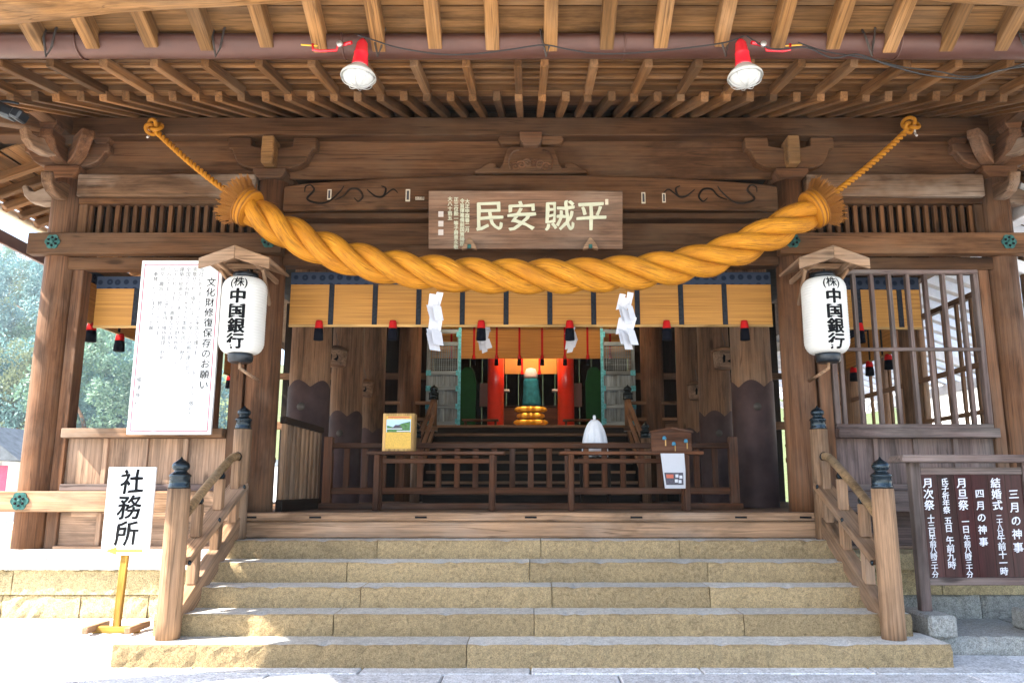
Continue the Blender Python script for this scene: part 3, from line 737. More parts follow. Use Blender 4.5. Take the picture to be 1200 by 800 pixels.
gut = thing('rain_gutter', 'brown half-round rain gutter running between the two eaves', 'gutter', (0, 5.50, 4.42))
n = 14; rings = []
for x in [-7.2 + .6 * i for i in range(25)]:
    zc = 4.565 + .004 * math.sin(x * 1.3)
    ro = [(x, 5.50 + .122 * math.cos(math.pi + math.pi * j / n), zc + .122 * math.sin(math.pi + math.pi * j / n)) for j in range(n + 1)]
    ri = [(x, 5.50 + .115 * math.cos(math.pi + math.pi * j / n), zc + .115 * math.sin(math.pi + math.pi * j / n)) for j in range(n, -1, -1)]
    rings.append(ro + ri)
mesh_obj('trough', fix_normals(rings_mesh(rings)), 'gutter_copper', gut)
for px in (68, 262, 447, 640, 845, 1012, 1190):
    x = P(px, 60, 5.5).x
    pts = [(x - .05, 5.42, 4.66), (x - .035, 5.37, 4.53), (x, 5.37, 4.37), (x + .02, 5.39, 4.46), (x + .045, 5.375, 4.60), (x + .05, 5.44, 4.68)]
    mesh_obj('gutter_hook', sweep_mesh([Vector(p) for p in pts], .008, 6), 'iron', gut)
for x in (-3.38, -1.4, .7, 2.75):
    mesh_obj('gutter_joint', sweep_mesh([Vector((x, 5.50 + .126 * math.cos(math.pi + math.pi * j / 12), 4.565 + .126 * math.sin(math.pi + math.pi * j / 12))) for j in range(13)], .007, 6), 'gutter_copper', gut)
# ---- clamp lamps and their cable
def clamp_lamp(px, s, label):
    c = P(px, 72, 5.28)
    t = thing('clamp_lamp', label, 'lamp', (c.x, c.y, c.z - .19), 'red clamp lamps under the eave')
    z = c.z - .19; tilt = ROTX(R(-4)) @ ROTY(R(3 * s)); L = lambda n, pr, m, k=24: lathe(n, pr, (c.x, c.y, z), m, t, k, tilt)
    L('lamp_holder', [(.001, .385), (.018, .38), (.03, .36), (.042, .34), (.05, .27), (.053, .262), (.053, .255), (.05, .25), (.06, .17), (.064, .15), (.001, .15)], 'paint_red')
    L('lamp_shade', [(.001, .152), (.066, .15), (.07, .135), (.10, .115), (.123, .085), (.128, .07), (.122, .07), (.09, .10), (.001, .12)], 'enamel_white', 28)
    L('globe', [(.112, .08), (.112, .066), (.10, .04), (.08, .018), (.05, .003), (.02, -.004), (.001, -.005)], 'globe_glass', 28)
    g = mesh_obj('wire_guard', sweep_mesh([Vector((.124 * math.cos(a), .124 * math.sin(a), .066)) for a in [2 * math.pi * i / 24 for i in range(25)]], .004, 6), 'galvanised', t, Matrix.Translation((c.x, c.y, z)) @ tilt)
    for i in range(4):
        a = math.pi * i / 4
        mesh_obj('guard_wire', sweep_mesh([Vector((.12 * math.cos(b_) * math.cos(a), .12 * math.cos(b_) * math.sin(a), .066 - .078 * math.sin(b_))) for b_ in [math.pi * j / 14 for j in range(15)]], .003, 5), 'galvanised', g, Matrix.Translation((c.x, c.y, z)) @ tilt)
    zr = P(px, 50, 5.28).z
    x1 = c.x - s * .055; xr = c.x - s * .27
    rod('arm', (x1, c.y, zr), (c.x - s * .13, c.y + .03, zr), .014, .014, 'paint_red', t, 10)
    pts = [(c.x - s * .13, c.y + .03, zr), (c.x - s * .16, c.y + .03, zr + .005), (c.x - s * .17, c.y + .03, zr - .045), (xr - s * .02, c.y + .03, zr - .05), (xr - s * .07, c.y + .03, zr - .04), (xr - s * .075, c.y + .03, zr + .005)]
    mesh_obj('clamp', sweep_mesh([Vector(p) for p in pts], .011, 8), 'paint_red', t)
    rod('clamp_screw', (xr - s * .04, c.y + .03, zr - .01), (xr - s * .16, c.y + .03, zr), .006, .006, 'gold', t, 8)
    lathe('knob', [(.001, -.012), (.022, -.01), (.022, .01), (.001, .012)], (c.x - s * .14, c.y + .0, zr - .012), 'galvanised', t, 12, ROTX(R(90)))
    return c
clamp_lamp(420, 1, 'red clamp lamp with white shade, clamp screw on the side away from its twin lamp')
clamp_lamp(873, -1, 'red clamp lamp with white shade, two black cables tied off beside it')
cab = thing('cable', 'thin black cable sagging between the two red lamps', 'cable', P(640, 55, 5.4))
tube('strand', [P(x, y, 5.28) for x, y in ((419, 41), (440, 48), (470, 57), (520, 64), (560, 63), (600, 58), (637, 53), (665, 58), (700, 63), (750, 62), (800, 57), (850, 50), (872, 42))], .0055, 'cable_black', cab)
cab2 = thing('cable', 'pair of black cables looping along the gutter beyond the lamp', 'cable', P(1000, 65, 5.4))
tube('strand', [P(x, y, 5.28) for x, y in ((875, 42), (890, 52), (910, 58), (945, 56), (975, 68), (1005, 64), (1040, 76), (1080, 87), (1110, 91), (1140, 92), (1170, 83), (1200, 78))], .006, 'cable_black', cab2)
tube('strand', [P(x, y, 5.29) for x, y in ((935, 50), (965, 60), (1000, 66), (1030, 72), (1060, 79), (1100, 84), (1130, 90), (1160, 86), (1200, 75))], .005, 'cable_black', cab2)
# ---- dark floodlight in the corner of the eave
fl = thing('floodlight', 'small black floodlight on bracket under the eave corner', 'floodlight', P(8, 128, 6.2))
c = P(6, 131, 6.2)
bar('housing', c + Vector((-.14, 0, .06)), c + Vector((.10, 0, -.035)), .12, .1, 'black_metal', fl, .02); bar('lens_hood', c + Vector((.09, -.01, -.02)), c + Vector((.17, -.01, -.06)), .13, .09, 'black_metal', fl, .015)
tube('bracket', [c + Vector((-.12, 0, .04)), c + Vector((-.06, .05, .12)), c + Vector((0, .15, .15))], .012, 'black_metal', fl, 8)

# ================================================================== the straw rope
rope = thing('straw_rope', 'huge twisted golden straw rope slung across the front of the hall', 'rope', (0, 7.2, 3.2))
RY = 7.22
cl = smooth_path([P(x, y, RY) for x, y in ((287, 241), (330, 268), (370, 288), (420, 305), (470, 315), (540, 322), (622, 324), (700, 322), (770, 316), (830, 304), (880, 285), (920, 265), (957, 243))], 14)
fr = frames_along(cl); L = [0]
for a, b_ in zip(cl, cl[1:]): L.append(L[-1] + (b_ - a).length)
for sidx in range(3):
    pts = []; rad = []
    for i, p in enumerate(cl):
        t, a, b_ = fr[i]; e = min(L[i], L[-1] - L[i]); sc = .86 + .14 * min(1, e / .4)
        ang = 2 * math.pi * (L[i] / 1.04 + sidx / 3) + .4
        pts.append(p + (a * math.cos(ang) + b_ * math.sin(ang)) * .090 * sc); rad.append(.081 * sc)
    mesh_obj('strand', sweep_mesh(pts, rad, 18), 'straw', rope)
bm = bmesh.new(); rr = random.Random(77)
for k in range(5000):
    i = rr.randrange(6, len(cl) - 6); t, a, b_ = fr[i]; ang = rr.uniform(0, 2 * math.pi); sid = rr.randrange(3)
    ca = 2 * math.pi * (L[i] / 1.04 + sid / 3) + .4; cc = cl[i] + (a * math.cos(ca) + b_ * math.sin(ca)) * .090
    nrm = a * math.cos(ang) + b_ * math.sin(ang); p0 = cc + nrm * .079; dr = (t + (b_ * math.cos(ca) - a * math.sin(ca)) * .5 + nrm * abs(rr.gauss(.0, .16)) + a * rr.gauss(0, .15)).normalized()
    p1 = p0 + dr * rr.uniform(.05, .15); w = nrm.cross(dr).normalized() * .0022
    bm.faces.new([bm.verts.new(p0 + w), bm.verts.new(p0 - w), bm.verts.new(p1)])
me = bpy.data.meshes.new('piece'); bm.to_mesh(me); bm.free(); me.uv_layers.new(name='UVMap')
so = mesh_obj('stray_straw', me, 'straw_dark', rope); so['kind'] = 'stuff'
for end, d in ((0, -1), (-1, 1)):
    p = cl[end]; t = fr[end][0] * d
    q = t.to_track_quat('Z', 'Y').to_matrix().to_4x4(); M = Matrix.Translation(p - t * .05) @ q
    bd = mesh_obj('binding', lathe_mesh([(.172, -.03), (.182, -.02), (.184, .02), (.18, .06), (.172, .075), (.15, .08), (.15, -.035)], 28), 'straw', rope, M)
    for zz in (-.012, .03, .062):
        mesh_obj('binding_cord', sweep_mesh([Vector((.186 * math.cos(a), .186 * math.sin(a), zz + .01 * math.sin(a))) for a in [2 * math.pi * i / 28 for i in range(29)]], .007, 6), 'straw_dark', bd, M)
    bm = bmesh.new(); rr = random.Random(5 + end)
    for k in range(1500):
        a = rr.uniform(0, 2 * math.pi); r0 = .16 * math.sqrt(rr.random()); ln = rr.uniform(.08, .19); fl_ = rr.uniform(.1, 1.0) * (r0 / .16)
        b0 = Vector((r0 * math.cos(a), r0 * math.sin(a), .05)); dr = Vector((math.cos(a) * fl_, math.sin(a) * fl_, 1)).normalized()
        dr = (dr + Vector((rr.gauss(0, .14), rr.gauss(0, .14), 0))).normalized(); tip = b0 + dr * ln
        w = dr.orthogonal().normalized() * .004; w2 = dr.cross(w)
        vs = [bm.verts.new(b0 + w), bm.verts.new(b0 - w * .5 + w2 * .87), bm.verts.new(b0 - w * .5 - w2 * .87), bm.verts.new(tip + w), bm.verts.new(tip - w * .5 + w2 * .87), bm.verts.new(tip - w * .5 - w2 * .87)]
        for i in range(3): bm.faces.new((vs[i], vs[(i + 1) % 3], vs[3 + (i + 1) % 3], vs[3 + i]))
        bm.faces.new(vs[3:6])
    me = bpy.data.meshes.new('piece'); bm.to_mesh(me); bm.free(); me.uv_layers.new(name='UVMap')
    mesh_obj('straw_tuft', me, 'straw_dark', rope, M)
    # hanging cord of two twisted strands up to the wall plate, ending in a knot
    a = p + t * .10 + Vector((0, 0, .02)); b_ = P(181 if end == 0 else 1066, 152 if end == 0 else 150, 7.52); n = 90
    tt = (b_ - a).normalized(); u = tt.orthogonal().normalized(); v = tt.cross(u); LL = (b_ - a).length
    for k in range(2):
        pts = []
        for i in range(n + 1):
            s_ = i / n; ang = 2 * math.pi * (s_ * LL / .115 + k / 2)
            pts.append(a.lerp(b_, s_) + Vector((0, 0, -.03 * math.sin(math.pi * s_))) + (u * math.cos(ang) + v * math.sin(ang)) * .017)
        mesh_obj('hanging_cord', sweep_mesh(pts, .0165, 8), 'straw', rope)
    pts = []
    for i in range(61):
        a2 = 2 * math.pi * i / 60; pts.append(b_ + Vector(((.055 + .028 * math.cos(3 * a2)) * math.cos(2 * a2), -.02 + .035 * math.sin(3 * a2), (.05 + .028 * math.cos(3 * a2)) * math.sin(2 * a2) + .02)))
    mesh_obj('knot', sweep_mesh(pts, .02, 8), 'straw', rope)
    tube('tie', [b_ + Vector((.02, 0, .02)), b_ + Vector((d * .06, .02, .06)), b_ + Vector((d * .10, .1, .0)), b_ + Vector((d * .09, .05, -.06))], .012, 'seal_grey', rope, 6)
    lathe('hook', [(.001, 0), (.02, 0), (.02, .2), (.001, .2)], b_ + Vector((0, .2, .02)), 'iron', rope, 10, ROTX(R(90)))
# ---- zigzag paper streamers
def streamer(px, py0, py1, Y, flip, label, grp, kx=1.0, folds=4):
    a = P(px, py0, Y); b_ = P(px, py1, Y); t = thing('paper_streamer', label, 'paper streamer', a, grp); hh = (a.z - b_.z) / folds; w = .13 * kx
    tube('string', [a + Vector((0, 0, .05)), a + Vector((0, 0, .0))], .004, 'straw', t, 5, 1)
    rr = random.Random(px)
    for lay in range(3):                 # three cut strips hang together, each folded into a zigzag
        x = a.x + (lay - 1) * w * .30; z = a.z - (lay % 2) * .045
        for k in range(folds):
            d = (1 if k % 2 else -1) * flip; sk = d * w * rr.uniform(.22, .42); wk = w * (.58 + .10 * k)
            me = prism_mesh([(-wk * .5, 0), (wk * .5, -hh * .05), (wk * .5 + sk, -hh * 1.14), (-wk * .5 + sk, -hh * 1.32)], .0015, 0)
            mesh_obj('paper_fold', me, 'paper', t, Matrix.Translation((x, Y - .03 * lay - .010 * (k % 2), z)) @ ROTX(R(rr.uniform(12, 24) * (-1) ** k)) @ ROTZ(R(rr.uniform(18, 38) * d)))
            x += sk * .6; z -= hh * rr.uniform(.9, .98)
streamer(512, 344, 406, 7.24, 1, 'white zigzag paper streamer hanging under rope, next to the framed poster box side', 'large streamers', .95)
streamer(734, 344, 404, 7.24, 1, 'white zigzag paper streamer hanging under rope, above the white draped cloth', 'large streamers', .85)
streamer(567, 379, 408, 8.9, -1, 'small paper streamer on thin cord, inside near the poster box', 'small streamers', .7, 3)
streamer(670, 379, 408, 8.9, 1, 'small paper streamer on thin cord, inside near the draped cloth', 'small streamers', .7, 3)
tc_ = thing('festoon_rope', 'thin straw cord sagging across the opening behind the blind', 'cord', P(620, 383, 8.9))
tube('cord', [P(x, y, 8.92) for x, y in ((505, 383), (532, 384), (562, 379), (585, 380), (622, 384), (660, 381), (676, 378), (700, 384), (732, 383))], .006, 'straw', tc_, 6)

# ================================================================== name plaque
pt = ROTX(R(9)); pz0 = P(616, 258, 7.52)
plq = thing('name_plaque', 'weathered wooden name plaque with four large cream characters above the rope', 'plaque', (pz0.x, 7.52, P(616, 292, 7.52).z))
w2, h2 = 1.915 / 2, .575 / 2
MP = Matrix.Translation((pz0.x, 7.52, pz0.z)) @ pt
board = mesh_obj('board', chamfer_box(1.915, .05, .575, .006, 'wood_plaque'), None, plq, MP)
for i, (ch, x) in enumerate((('民', -.355), ('安', -.04), ('賊', .335), ('平', .645))):
    me = brushify(text_mesh(ch, .31, .016, thick=.004, just='CENTER'), .0045); me.transform(Matrix.Translation((0, 0, -.105)))
    mesh_obj('character', me, 'letter_cream', board, MP @ Matrix.Translation((x, -.029, .12)))
for body, x, z in (('大正申酉春二月', -.575, .20), ('令旨揮毫備前国賀陽郡', -.625, .205), ('正三位勲一等子爵豊永敬', -.685, .22), ('大八十翁五', -.745, .225)):
    me = text_mesh('\n'.join(body), .047, .03, 1.0, .002); mesh_obj('inscription', me, 'letter_cream', board, MP @ Matrix.Translation((x, -.028, z)))
for z in (.055, -.04, -.125):
    mesh_obj('seal_mark', chamfer_box(.05, .004, .055, .002, 'seal_grey'), None, board, MP @ Matrix.Translation((-.835, -.026, z)))
fm = [mesh_obj('seal_mark', chamfer_box(.03, .004, .055, .002, 'sticker'), None, board, MP @ Matrix.Translation((.80, -.026, .175)))]
for px in (550, 692):
    c = P(px, 290, 7.44)
    k_ = prism('holder', [(-.075, -.02), (-.02, -.01), (-.018, .03), (.018, .03), (.02, -.01), (.075, -.02), (.06, .02), (.012, .095), (-.012, .095), (-.06, .02)], .06, (c.x, 7.455, c.z), 'wood_fresh', plq, c=.004)
    box('metal_plate', c.x - .018, c.x + .018, 7.43, 7.44, c.z - .01, c.z + .03, 'verdigris', k_, .001)

# ================================================================== paper lanterns under little gabled hoods
def lantern(px, s, lab1, lab2):
    LY = 7.36; top, bot = P(px, 318, LY), P(px, 425, LY); cx = (top.x + bot.x) / 2; hgt = top.z - bot.z; z0 = bot.z; Rr = .205
    t = thing('paper_lantern', lab1, 'lantern', (cx, LY, z0), 'paper lanterns')
    prof = []; nr = 27; a, b_ = z0 + .085, z0 + hgt - .075
    def rad(u):
        e = min(u, 1 - u); return Rr * (1 if e > .16 else math.sqrt(max(0, 1 - ((.16 - e) / .16) ** 2)) * .42 + .58)
    for i in range(nr * 4 + 1):
        u = i / (nr * 4); prof.append((rad(u) - .0035 * (1 - abs(math.sin(math.pi * u * nr))) ** 2, u * (b_ - a)))
    shell = lathe('paper_shell', [(.10, -.0)] + prof + [(.10, b_ - a)], (cx, LY, a), 'lantern_paper', t, 48)
    lathe('cap', [(.09, .02), (.112, .0), (.118, .03), (.113, .055), (.09, .06), (.05, .055), (.001, .05)], (cx, LY, b_ - .005), 'black_metal', t, 28)
    lathe('cap', [(.001, 0), (.09, -.0), (.11, .015), (.116, .06), (.112, .095), (.09, .09)], (cx, LY, z0), 'black_metal', t, 28)
    tube('hanger', [(cx, LY, b_ + .04), (cx + .02, LY, b_ + .09), (cx, LY, b_ + .14)], .009, 'black_metal', t, 6)
    def wrap(me, z, xs):
        for v in me.vertices:
            ang = v.co.x * xs / Rr; zz = z + v.co.z; u = (zz - a) / (b_ - a); r = rad(max(0, min(1, u))) + .003 - v.co.y
            v.co = Vector((r * math.sin(ang), -r * math.cos(ang), zz - a))
        return me
    me = text_mesh('(株)', .105, .015); mesh_obj('lettering', wrap(me, z0 + hgt - .105, .95), 'ink', shell, WM[shell] @ ROTZ(R(4 if s < 0 else 1)))
    me = text_mesh('中\n国\n銀\n行', .146, .045, .96); mesh_obj('lettering', wrap(me, z0 + hgt - .225, 1.1), 'ink', shell, WM[shell] @ ROTZ(R(3 if s < 0 else 5)))
    # hood
    hd = thing('lantern_hood', lab2, 'lantern hood', (cx, 7.5, b_ + .1), 'gabled lantern hoods')
    ap = P(px + (s * 2), 288, 7.05); zt = ap.z
    hw, dz = .315, .12
    for q in (-1, 1):
        p0 = Vector((cx, 7.36, zt - .01)); p1 = Vector((cx + q * hw, 7.36, zt - dz)); d = (p1 - p0).normalized()
        Mx = Matrix((Vector((0, 1, 0)), d, Vector((0, 1, 0)).cross(d))).transposed().to_4x4(); Mx.translation = (p0 + p1) / 2
        link(bpy.data.objects.new('roof_board', chamfer_box(.62, (p1 - p0).length, .022, .003, 'wood_fresh')), Mx, hd)
        prism('barge_board', [(0, .0), (q * hw * 1.03, -dz * 1.03), (q * hw * 1.03, -dz * 1.03 - .10), (q * hw * .5, -dz * .5 - .115), (0, -.12)], .028, (cx, 7.05 + .002 * q, zt + .005), 'wood_fresh', hd, c=.004)
        bar('bracket', (cx + q * .17, 7.10, zt - .14), (cx + q * .17, 7.76, zt - .16), .035, .05, 'wood_fresh', hd)
        bar('brace', (cx + q * .20, 7.25, zt - .17), (cx + q * .12, 7.72, zt - .40), .03, .04, 'wood_fresh', hd)
    bar('cross_piece', (cx - .22, 7.34, zt - .115), (cx + .22, 7.34, zt - .115), .045, .05, 'wood_fresh', hd)
    bar('ridge_piece', (cx, 7.08, zt - .05), (cx, 7.7, zt - .05), .04, .06, 'wood_fresh', hd)
    # steadying bracket under the lantern
    pts = [Vector((cx + .0, LY, z0 - .0)), Vector((cx, LY + .0, z0 - .05)), Vector((cx + .06 * -s, LY + .1, z0 - .10)), Vector((cx + .06 * -s, 7.72, z0 - .12))]
    mesh_obj('stay', sweep_mesh(pts, .016, 8), 'wood_fresh', hd)
lantern(285, -1, 'white paper lantern with black lettering beside the tall notice board', 'small gabled wooden hood on the pillar beside the tall notice board')
lantern(967, 1, 'white paper lantern with black lettering beside the lattice window', 'small gabled wooden hood on the pillar beside the lattice window')
# ================================================================== tall white notice board
tl, tr_, bl, br = P(170, 306, 7.62), P(262, 305, 7.62), P(147, 509, 7.62), P(247, 511, 7.62)
nx0, nx1 = (tl.x + bl.x) / 2, (tr_.x + br.x) / 2; nz0, nz1 = bl.z, tl.z
nx1 = nx0 + .80
nb = thing('notice_board', 'tall white notice board with pink border line and columns of writing', 'notice board', ((nx0 + nx1) / 2, 7.62, nz0))
pan = box('panel', nx0, nx1, 7.60, 7.635, nz0, nz1, 'board_white', nb, .003)
for a in ((nx0 + .03, nx1 - .03, nz1 - .045, nz1 - .036), (nx0 + .03, nx1 - .03, nz0 + .03, nz0 + .039), (nx0 + .03, nx0 + .037, nz0 + .04, nz1 - .046), (nx1 - .037, nx1 - .03, nz0 + .04, nz1 - .046)):
    box('border_line', a[0], a[1], 7.597, 7.5995, a[2], a[3], 'pink_line', pan, .0005)
column('title', '文化財修復保存のお願い', .094, (nx1 - .10, 7.598, nz1 - .18), 'ink', pan, .012, 1.08)
BODY = ['当社におきましては、古来国の守護さまとして多くの人々に敬われ', '崇敬せられ、境内には三十余りの社殿が建ち並び、', '全国でも有数の大きさの本殿を誇り、歴史の', '建築・絵画など、多くの文化財を所有し、今に', '伝えられてきました貴重な文化財を守り、', 'のみなさまのご協力を得て維持管理に努め', '何卒、趣旨にご賛同いただきまして', 'ご奉賛くださいますようお願い']
for k, b_ in enumerate(BODY):
    column('text_column', b_, .050, (nx1 - .205 - .064 * k, 7.598, nz1 - .07), 'ink_grey', pan, 0, .98)['kind'] = 'stuff'
column('text_column', '吉備津神社', .05, (nx0 + .075, 7.598, nz0 + .62), 'ink_grey', pan, 0, 1.5)['kind'] = 'stuff'
# ================================================================== sign on a stand: the shrine office
sg = P(152, 600, 6.62); sw = .39; sz0, sz1 = P(152, 650, 6.62).z, P(152, 547, 6.62).z
os_ = thing('office_sign', 'white sign with three brush characters on a yellow wooden stand', 'sign', (sg.x, 6.62, .13))
pan = box('panel', sg.x - sw / 2, sg.x + sw / 2, 6.60, 6.62, sz0, sz1, 'board_white', os_, .003)
column('lettering', '社務所', .205, (sg.x + .01, 6.597, sz1 - .03), 'ink', pan, .022, 1.0, sx=.95, brush=.014)
az = sz0 + .035
prism('arrow', [(-.16, 0), (-.07, .03), (-.07, .009), (.14, .009), (.14, -.009), (-.07, -.009), (-.07, -.03)], .002, (sg.x + .0, 6.598, az), 'arrow_ochre', pan, c=0)
bar('post', (sg.x - .03, 6.635, .16), (sg.x, 6.645, sz1 - .05), .06, .035, 'wood_yellow', os_)
bar('foot', (sg.x - .22, 6.64, .155), (sg.x + .15, 6.64, .155), .06, .05, 'wood_yellow', os_)
for q in (-.2, .13): bar('foot', (sg.x + q, 6.48, .17), (sg.x + q, 6.82, .17), .05, .05, 'wood_fresh', os_)
# ================================================================== events board at the right
EY = 6.66
e0 = P(1072, 640, EY).x; e1 = e0 + 1.005; ez = .13
et = P(1100, 541, EY).z
eb = thing('events_board', 'dark lacquered board with white brush writing in a wooden frame on feet', 'notice board', ((e0 + e1) / 2, EY, ez))
for x in (e0 + .04, e1 - .04):
    bar('post', (x, EY, ez + .10), (x, EY, et), .085, .08, 'wood_grey_brown', eb)
    box('foot', x - .11, x + .11, EY - .28, EY + .24, ez, ez + .165, 'stone_grey', eb, .02)
prism('coping', [(e0 - .11, 0), (e1 + .11, 0), (e1 + .11, .06), (e0 - .09, .06)], .26, (0, EY, et - .005), 'wood_grey_brown', eb, c=.008)
zb0, zb1 = P(1100, 676, EY).z, P(1100, 556, EY).z
box('frame_rail', e0 + .083, e1 - .083, EY - .03, EY + .03, zb1, zb1 + .06, 'wood_grey_brown', eb); box('frame_rail', e0 + .083, e1 - .083, EY - .03, EY + .03, zb0 - .06, zb0, 'wood_grey_brown', eb)
k = 6; wv = (e1 - e0 - .17) / k
bpl = []
for i in range(k): bpl.append(box('board_plank', e0 + .085 + i * wv + .001, e0 + .085 + (i + 1) * wv - .001, EY - .015, EY + .01, zb0, zb1, 'wood_maroon', eb, .002))
hb = zb1 - zb0
for i, parts in enumerate(([('月次祭', .085, 0, 1.05), ('十三日', .062, .36, .9), ('午前八時三十分', .056, .555, .85)], [('氏子祈年祭', .06, 0, .95), ('五日', .065, .38, .95), ('午前九時', .068, .57, .95)], [('月旦祭', .085, 0, 1.05), ('一日', .065, .39, .95), ('午前八時三十分', .056, .555, .85)],
                            [('四月の神事', .075, .11, 1.28)], [('結婚式', .085, 0, 1.05), ('二十八日', .05, .355, .85), ('午前十一時', .068, .55, .95)], [('三月の神事', .085, .11, 1.25)])):
    for body, sz, off, ln in parts:
        column('lettering', body, sz, (e0 + .085 + (i + .42) * wv, EY - .0175, zb1 - .03 - off * hb), 'letter_white', bpl[i], .024, ln, brush=.012)

# ================================================================== stair balustrades
FIN = [(.001, .0), (.088, .0), (.09, .02), (.085, .03), (.082, .095), (.09, .10), (.09, .115), (.075, .125), (.055, .14), (.05, .15), (.06, .158), (.072, .175), (.074, .195), (.062, .215), (.036, .235), (.014, .25), (.004, .268), (.001, .27)]
def finial(loc, par, k=1.0, mat='bronze_black'): return lathe('finial', [(r * k, z * k) for r, z in FIN], loc, mat, par, 24)
def balustrade(s, lab):
    X = s * 2.70; y0, y1 = 6.22, 7.50
    t = thing('stair_balustrade', lab, 'balustrade', (X, y0, .155), 'stair balustrades')
    nt_ = rod('newel_post', (X, y0, .157), (X, y0, 1.255), .088, .083, 'wood_fresh', t, 28, .001); finial((X, y0, 1.255), nt_, .9)
    nu = rod('newel_post', (X, y1, .80), (X, y1, 1.80), .082, .08, 'wood_fresh', t, 24); finial((X, y1, 1.80), nu, .84)
    def rail(nm, za, zb, w, h, ya=y0 + .06, yb=y1): return bar(nm, (X, ya, za), (X, yb, zb), w, h, 'wood_fresh', t, .008)
    rail('stringer', .25, .945, .10, .16); rail('middle_rail', .70, 1.285, .17, .06, y0 + .1)
    pts = smooth_path([(X, y0 + .08, 1.02), (X, 6.7, 1.25), (X, 7.18, 1.49), (X, 7.30, 1.535), (X, 7.38, 1.545), (X, y1 - .02, 1.54)], 6)
    mesh_obj('handrail', sweep_mesh(pts, .036, 14), 'wood_rail', t)
    for q in (.30, .64, .94):
        Y = y0 + q * (y1 - y0) * .98; zs = .25 + (Y - y0) / (y1 - y0) * .70; zm = .70 + (Y - y0 - .05) / (y1 - y0) * .6; zh = 1.02 + (Y - y0 - .08) * .48
        bar('strut', (X, Y, zs + .05), (X, Y, zm - .02), .075, .085, 'wood_fresh', t)
        bar('strut', (X, Y, zm + .02), (X, Y, min(zh, 1.54) - .03), .075, .075, 'wood_fresh', t)
        lathe('metal_band', [(.036, -.02), (.039, -.018), (.039, .018), (.036, .02)], (X, Y, min(zh, 1.545)), 'bronze_black', t, 14, ROTX(R(64)))
    for z, yy_ in ((.70, y0 + .1), (1.275, y1 - .1), (1.0, (y0 + y1) / 2)): lathe('stud', [(.022, 0), (.018, .012), (.001, .016)], (X - s * .077, yy_, z - .005), 'bronze_black', t, 12, ROTY(R(-90 * s)))
balustrade(-1, 'pale wooden stair balustrade with black finials beside the white office sign')
balustrade(1, 'pale wooden stair balustrade with black finials beside the dark events board')

# ================================================================== bamboo blinds
def tassel(x, y, z, par, k=1.0):
    t = lathe('tassel', [(.001, .16), (.036 * k, .158), (.044 * k, .13), (.05 * k, .08), (.052 * k, .075), (.001, .075)], (x, y, z - .16 * k), 'tassel_red', par, 14)
    lathe('fringe', [(.001, .075), (.05 * k, .075), (.056 * k, .03), (.06 * k, -.045), (.05 * k, -.048), (.001, -.045)], (x, y, z - .16 * k), 'tassel_black', t, 14)
def blind(axis, a0, a1, fixed, ztop, zbot, label, grp, ribs, tassels=(), border=.13):
    if axis == 'x': loc = ((a0 + a1) / 2, fixed, zbot); 
    else: loc = (fixed, (a0 + a1) / 2, zbot)
    t = thing('bamboo_blind', label, 'blind', loc, grp)
    def B(n, u0, u1, off, th, z0, z1, mat):
        if axis == 'x': return box(n, u0, u1, fixed + off - th / 2, fixed + off + th / 2, z0, z1, mat, t, .001)
        return box(n, fixed + off - th / 2, fixed + off + th / 2, u0, u1, z0, z1, mat, t, .001)
    B('screen', a0, a1, 0, .012, zbot, ztop, 'bamboo_blind'); B('border', a0, a1, -.004 if axis == 'x' else 0, .026, ztop - border, ztop + .001, 'brocade_blue')
    B('bottom_bar', a0, a1, 0, .022, zbot - .018, zbot + .006, 'wood_honey')
    for u in ribs: B('ribbon', u - .026, u + .026, -.004 if axis == 'x' else 0, .02, zbot + .004, ztop - border, 'ribbon_dark')
    for u in tassels:
        if axis == 'x': tassel(u, fixed - .03, zbot + .02, t, .85)
        else: tassel(fixed, u, zbot - .0, t)
bz1, bz0 = 3.475, P(622, 381, 8.06).z
blind('x', -2.50, 2.50, 8.06, bz1, bz0, 'wide golden bamboo blind across the central opening below the rope', None, [-2.50 + .43 + .4535 * k for k in range(10)], [-2.18, -1.42, -.51, .40, 1.40, 2.2])
blind('x', -4.52, -3.0, 8.06, 3.43, bz0 - .01, 'short golden bamboo blind above the open bay behind the notice board', None, [-4.10, -3.66, -3.25], [-3.6])
blind('x', 3.0, 4.06, 8.10, 3.43, bz0 - .02, 'short golden bamboo blind behind the lattice window', None, [3.42, 3.85], [3.4])
for s, wd, w2_ in ((-1, 'the open side towards the trees', 'bay'), (1, 'the barred side wall', 'bay')):
    for k, (y0, y1) in enumerate(((8.1, 9.72), (10.08, 11.72), (12.08, 13.72))):
        if s > 0 and k == 0: continue
        nth = ('first', 'second', 'third')[k]
        blind('y', y0, y1, s * 4.70, 3.55, 3.0, 'bamboo blind in the %s bay of %s' % (nth, wd), 'side blinds', [y0 + .4, y0 + .8, y0 + 1.2], [y0 + .25, y0 + .85, y0 + 1.4])
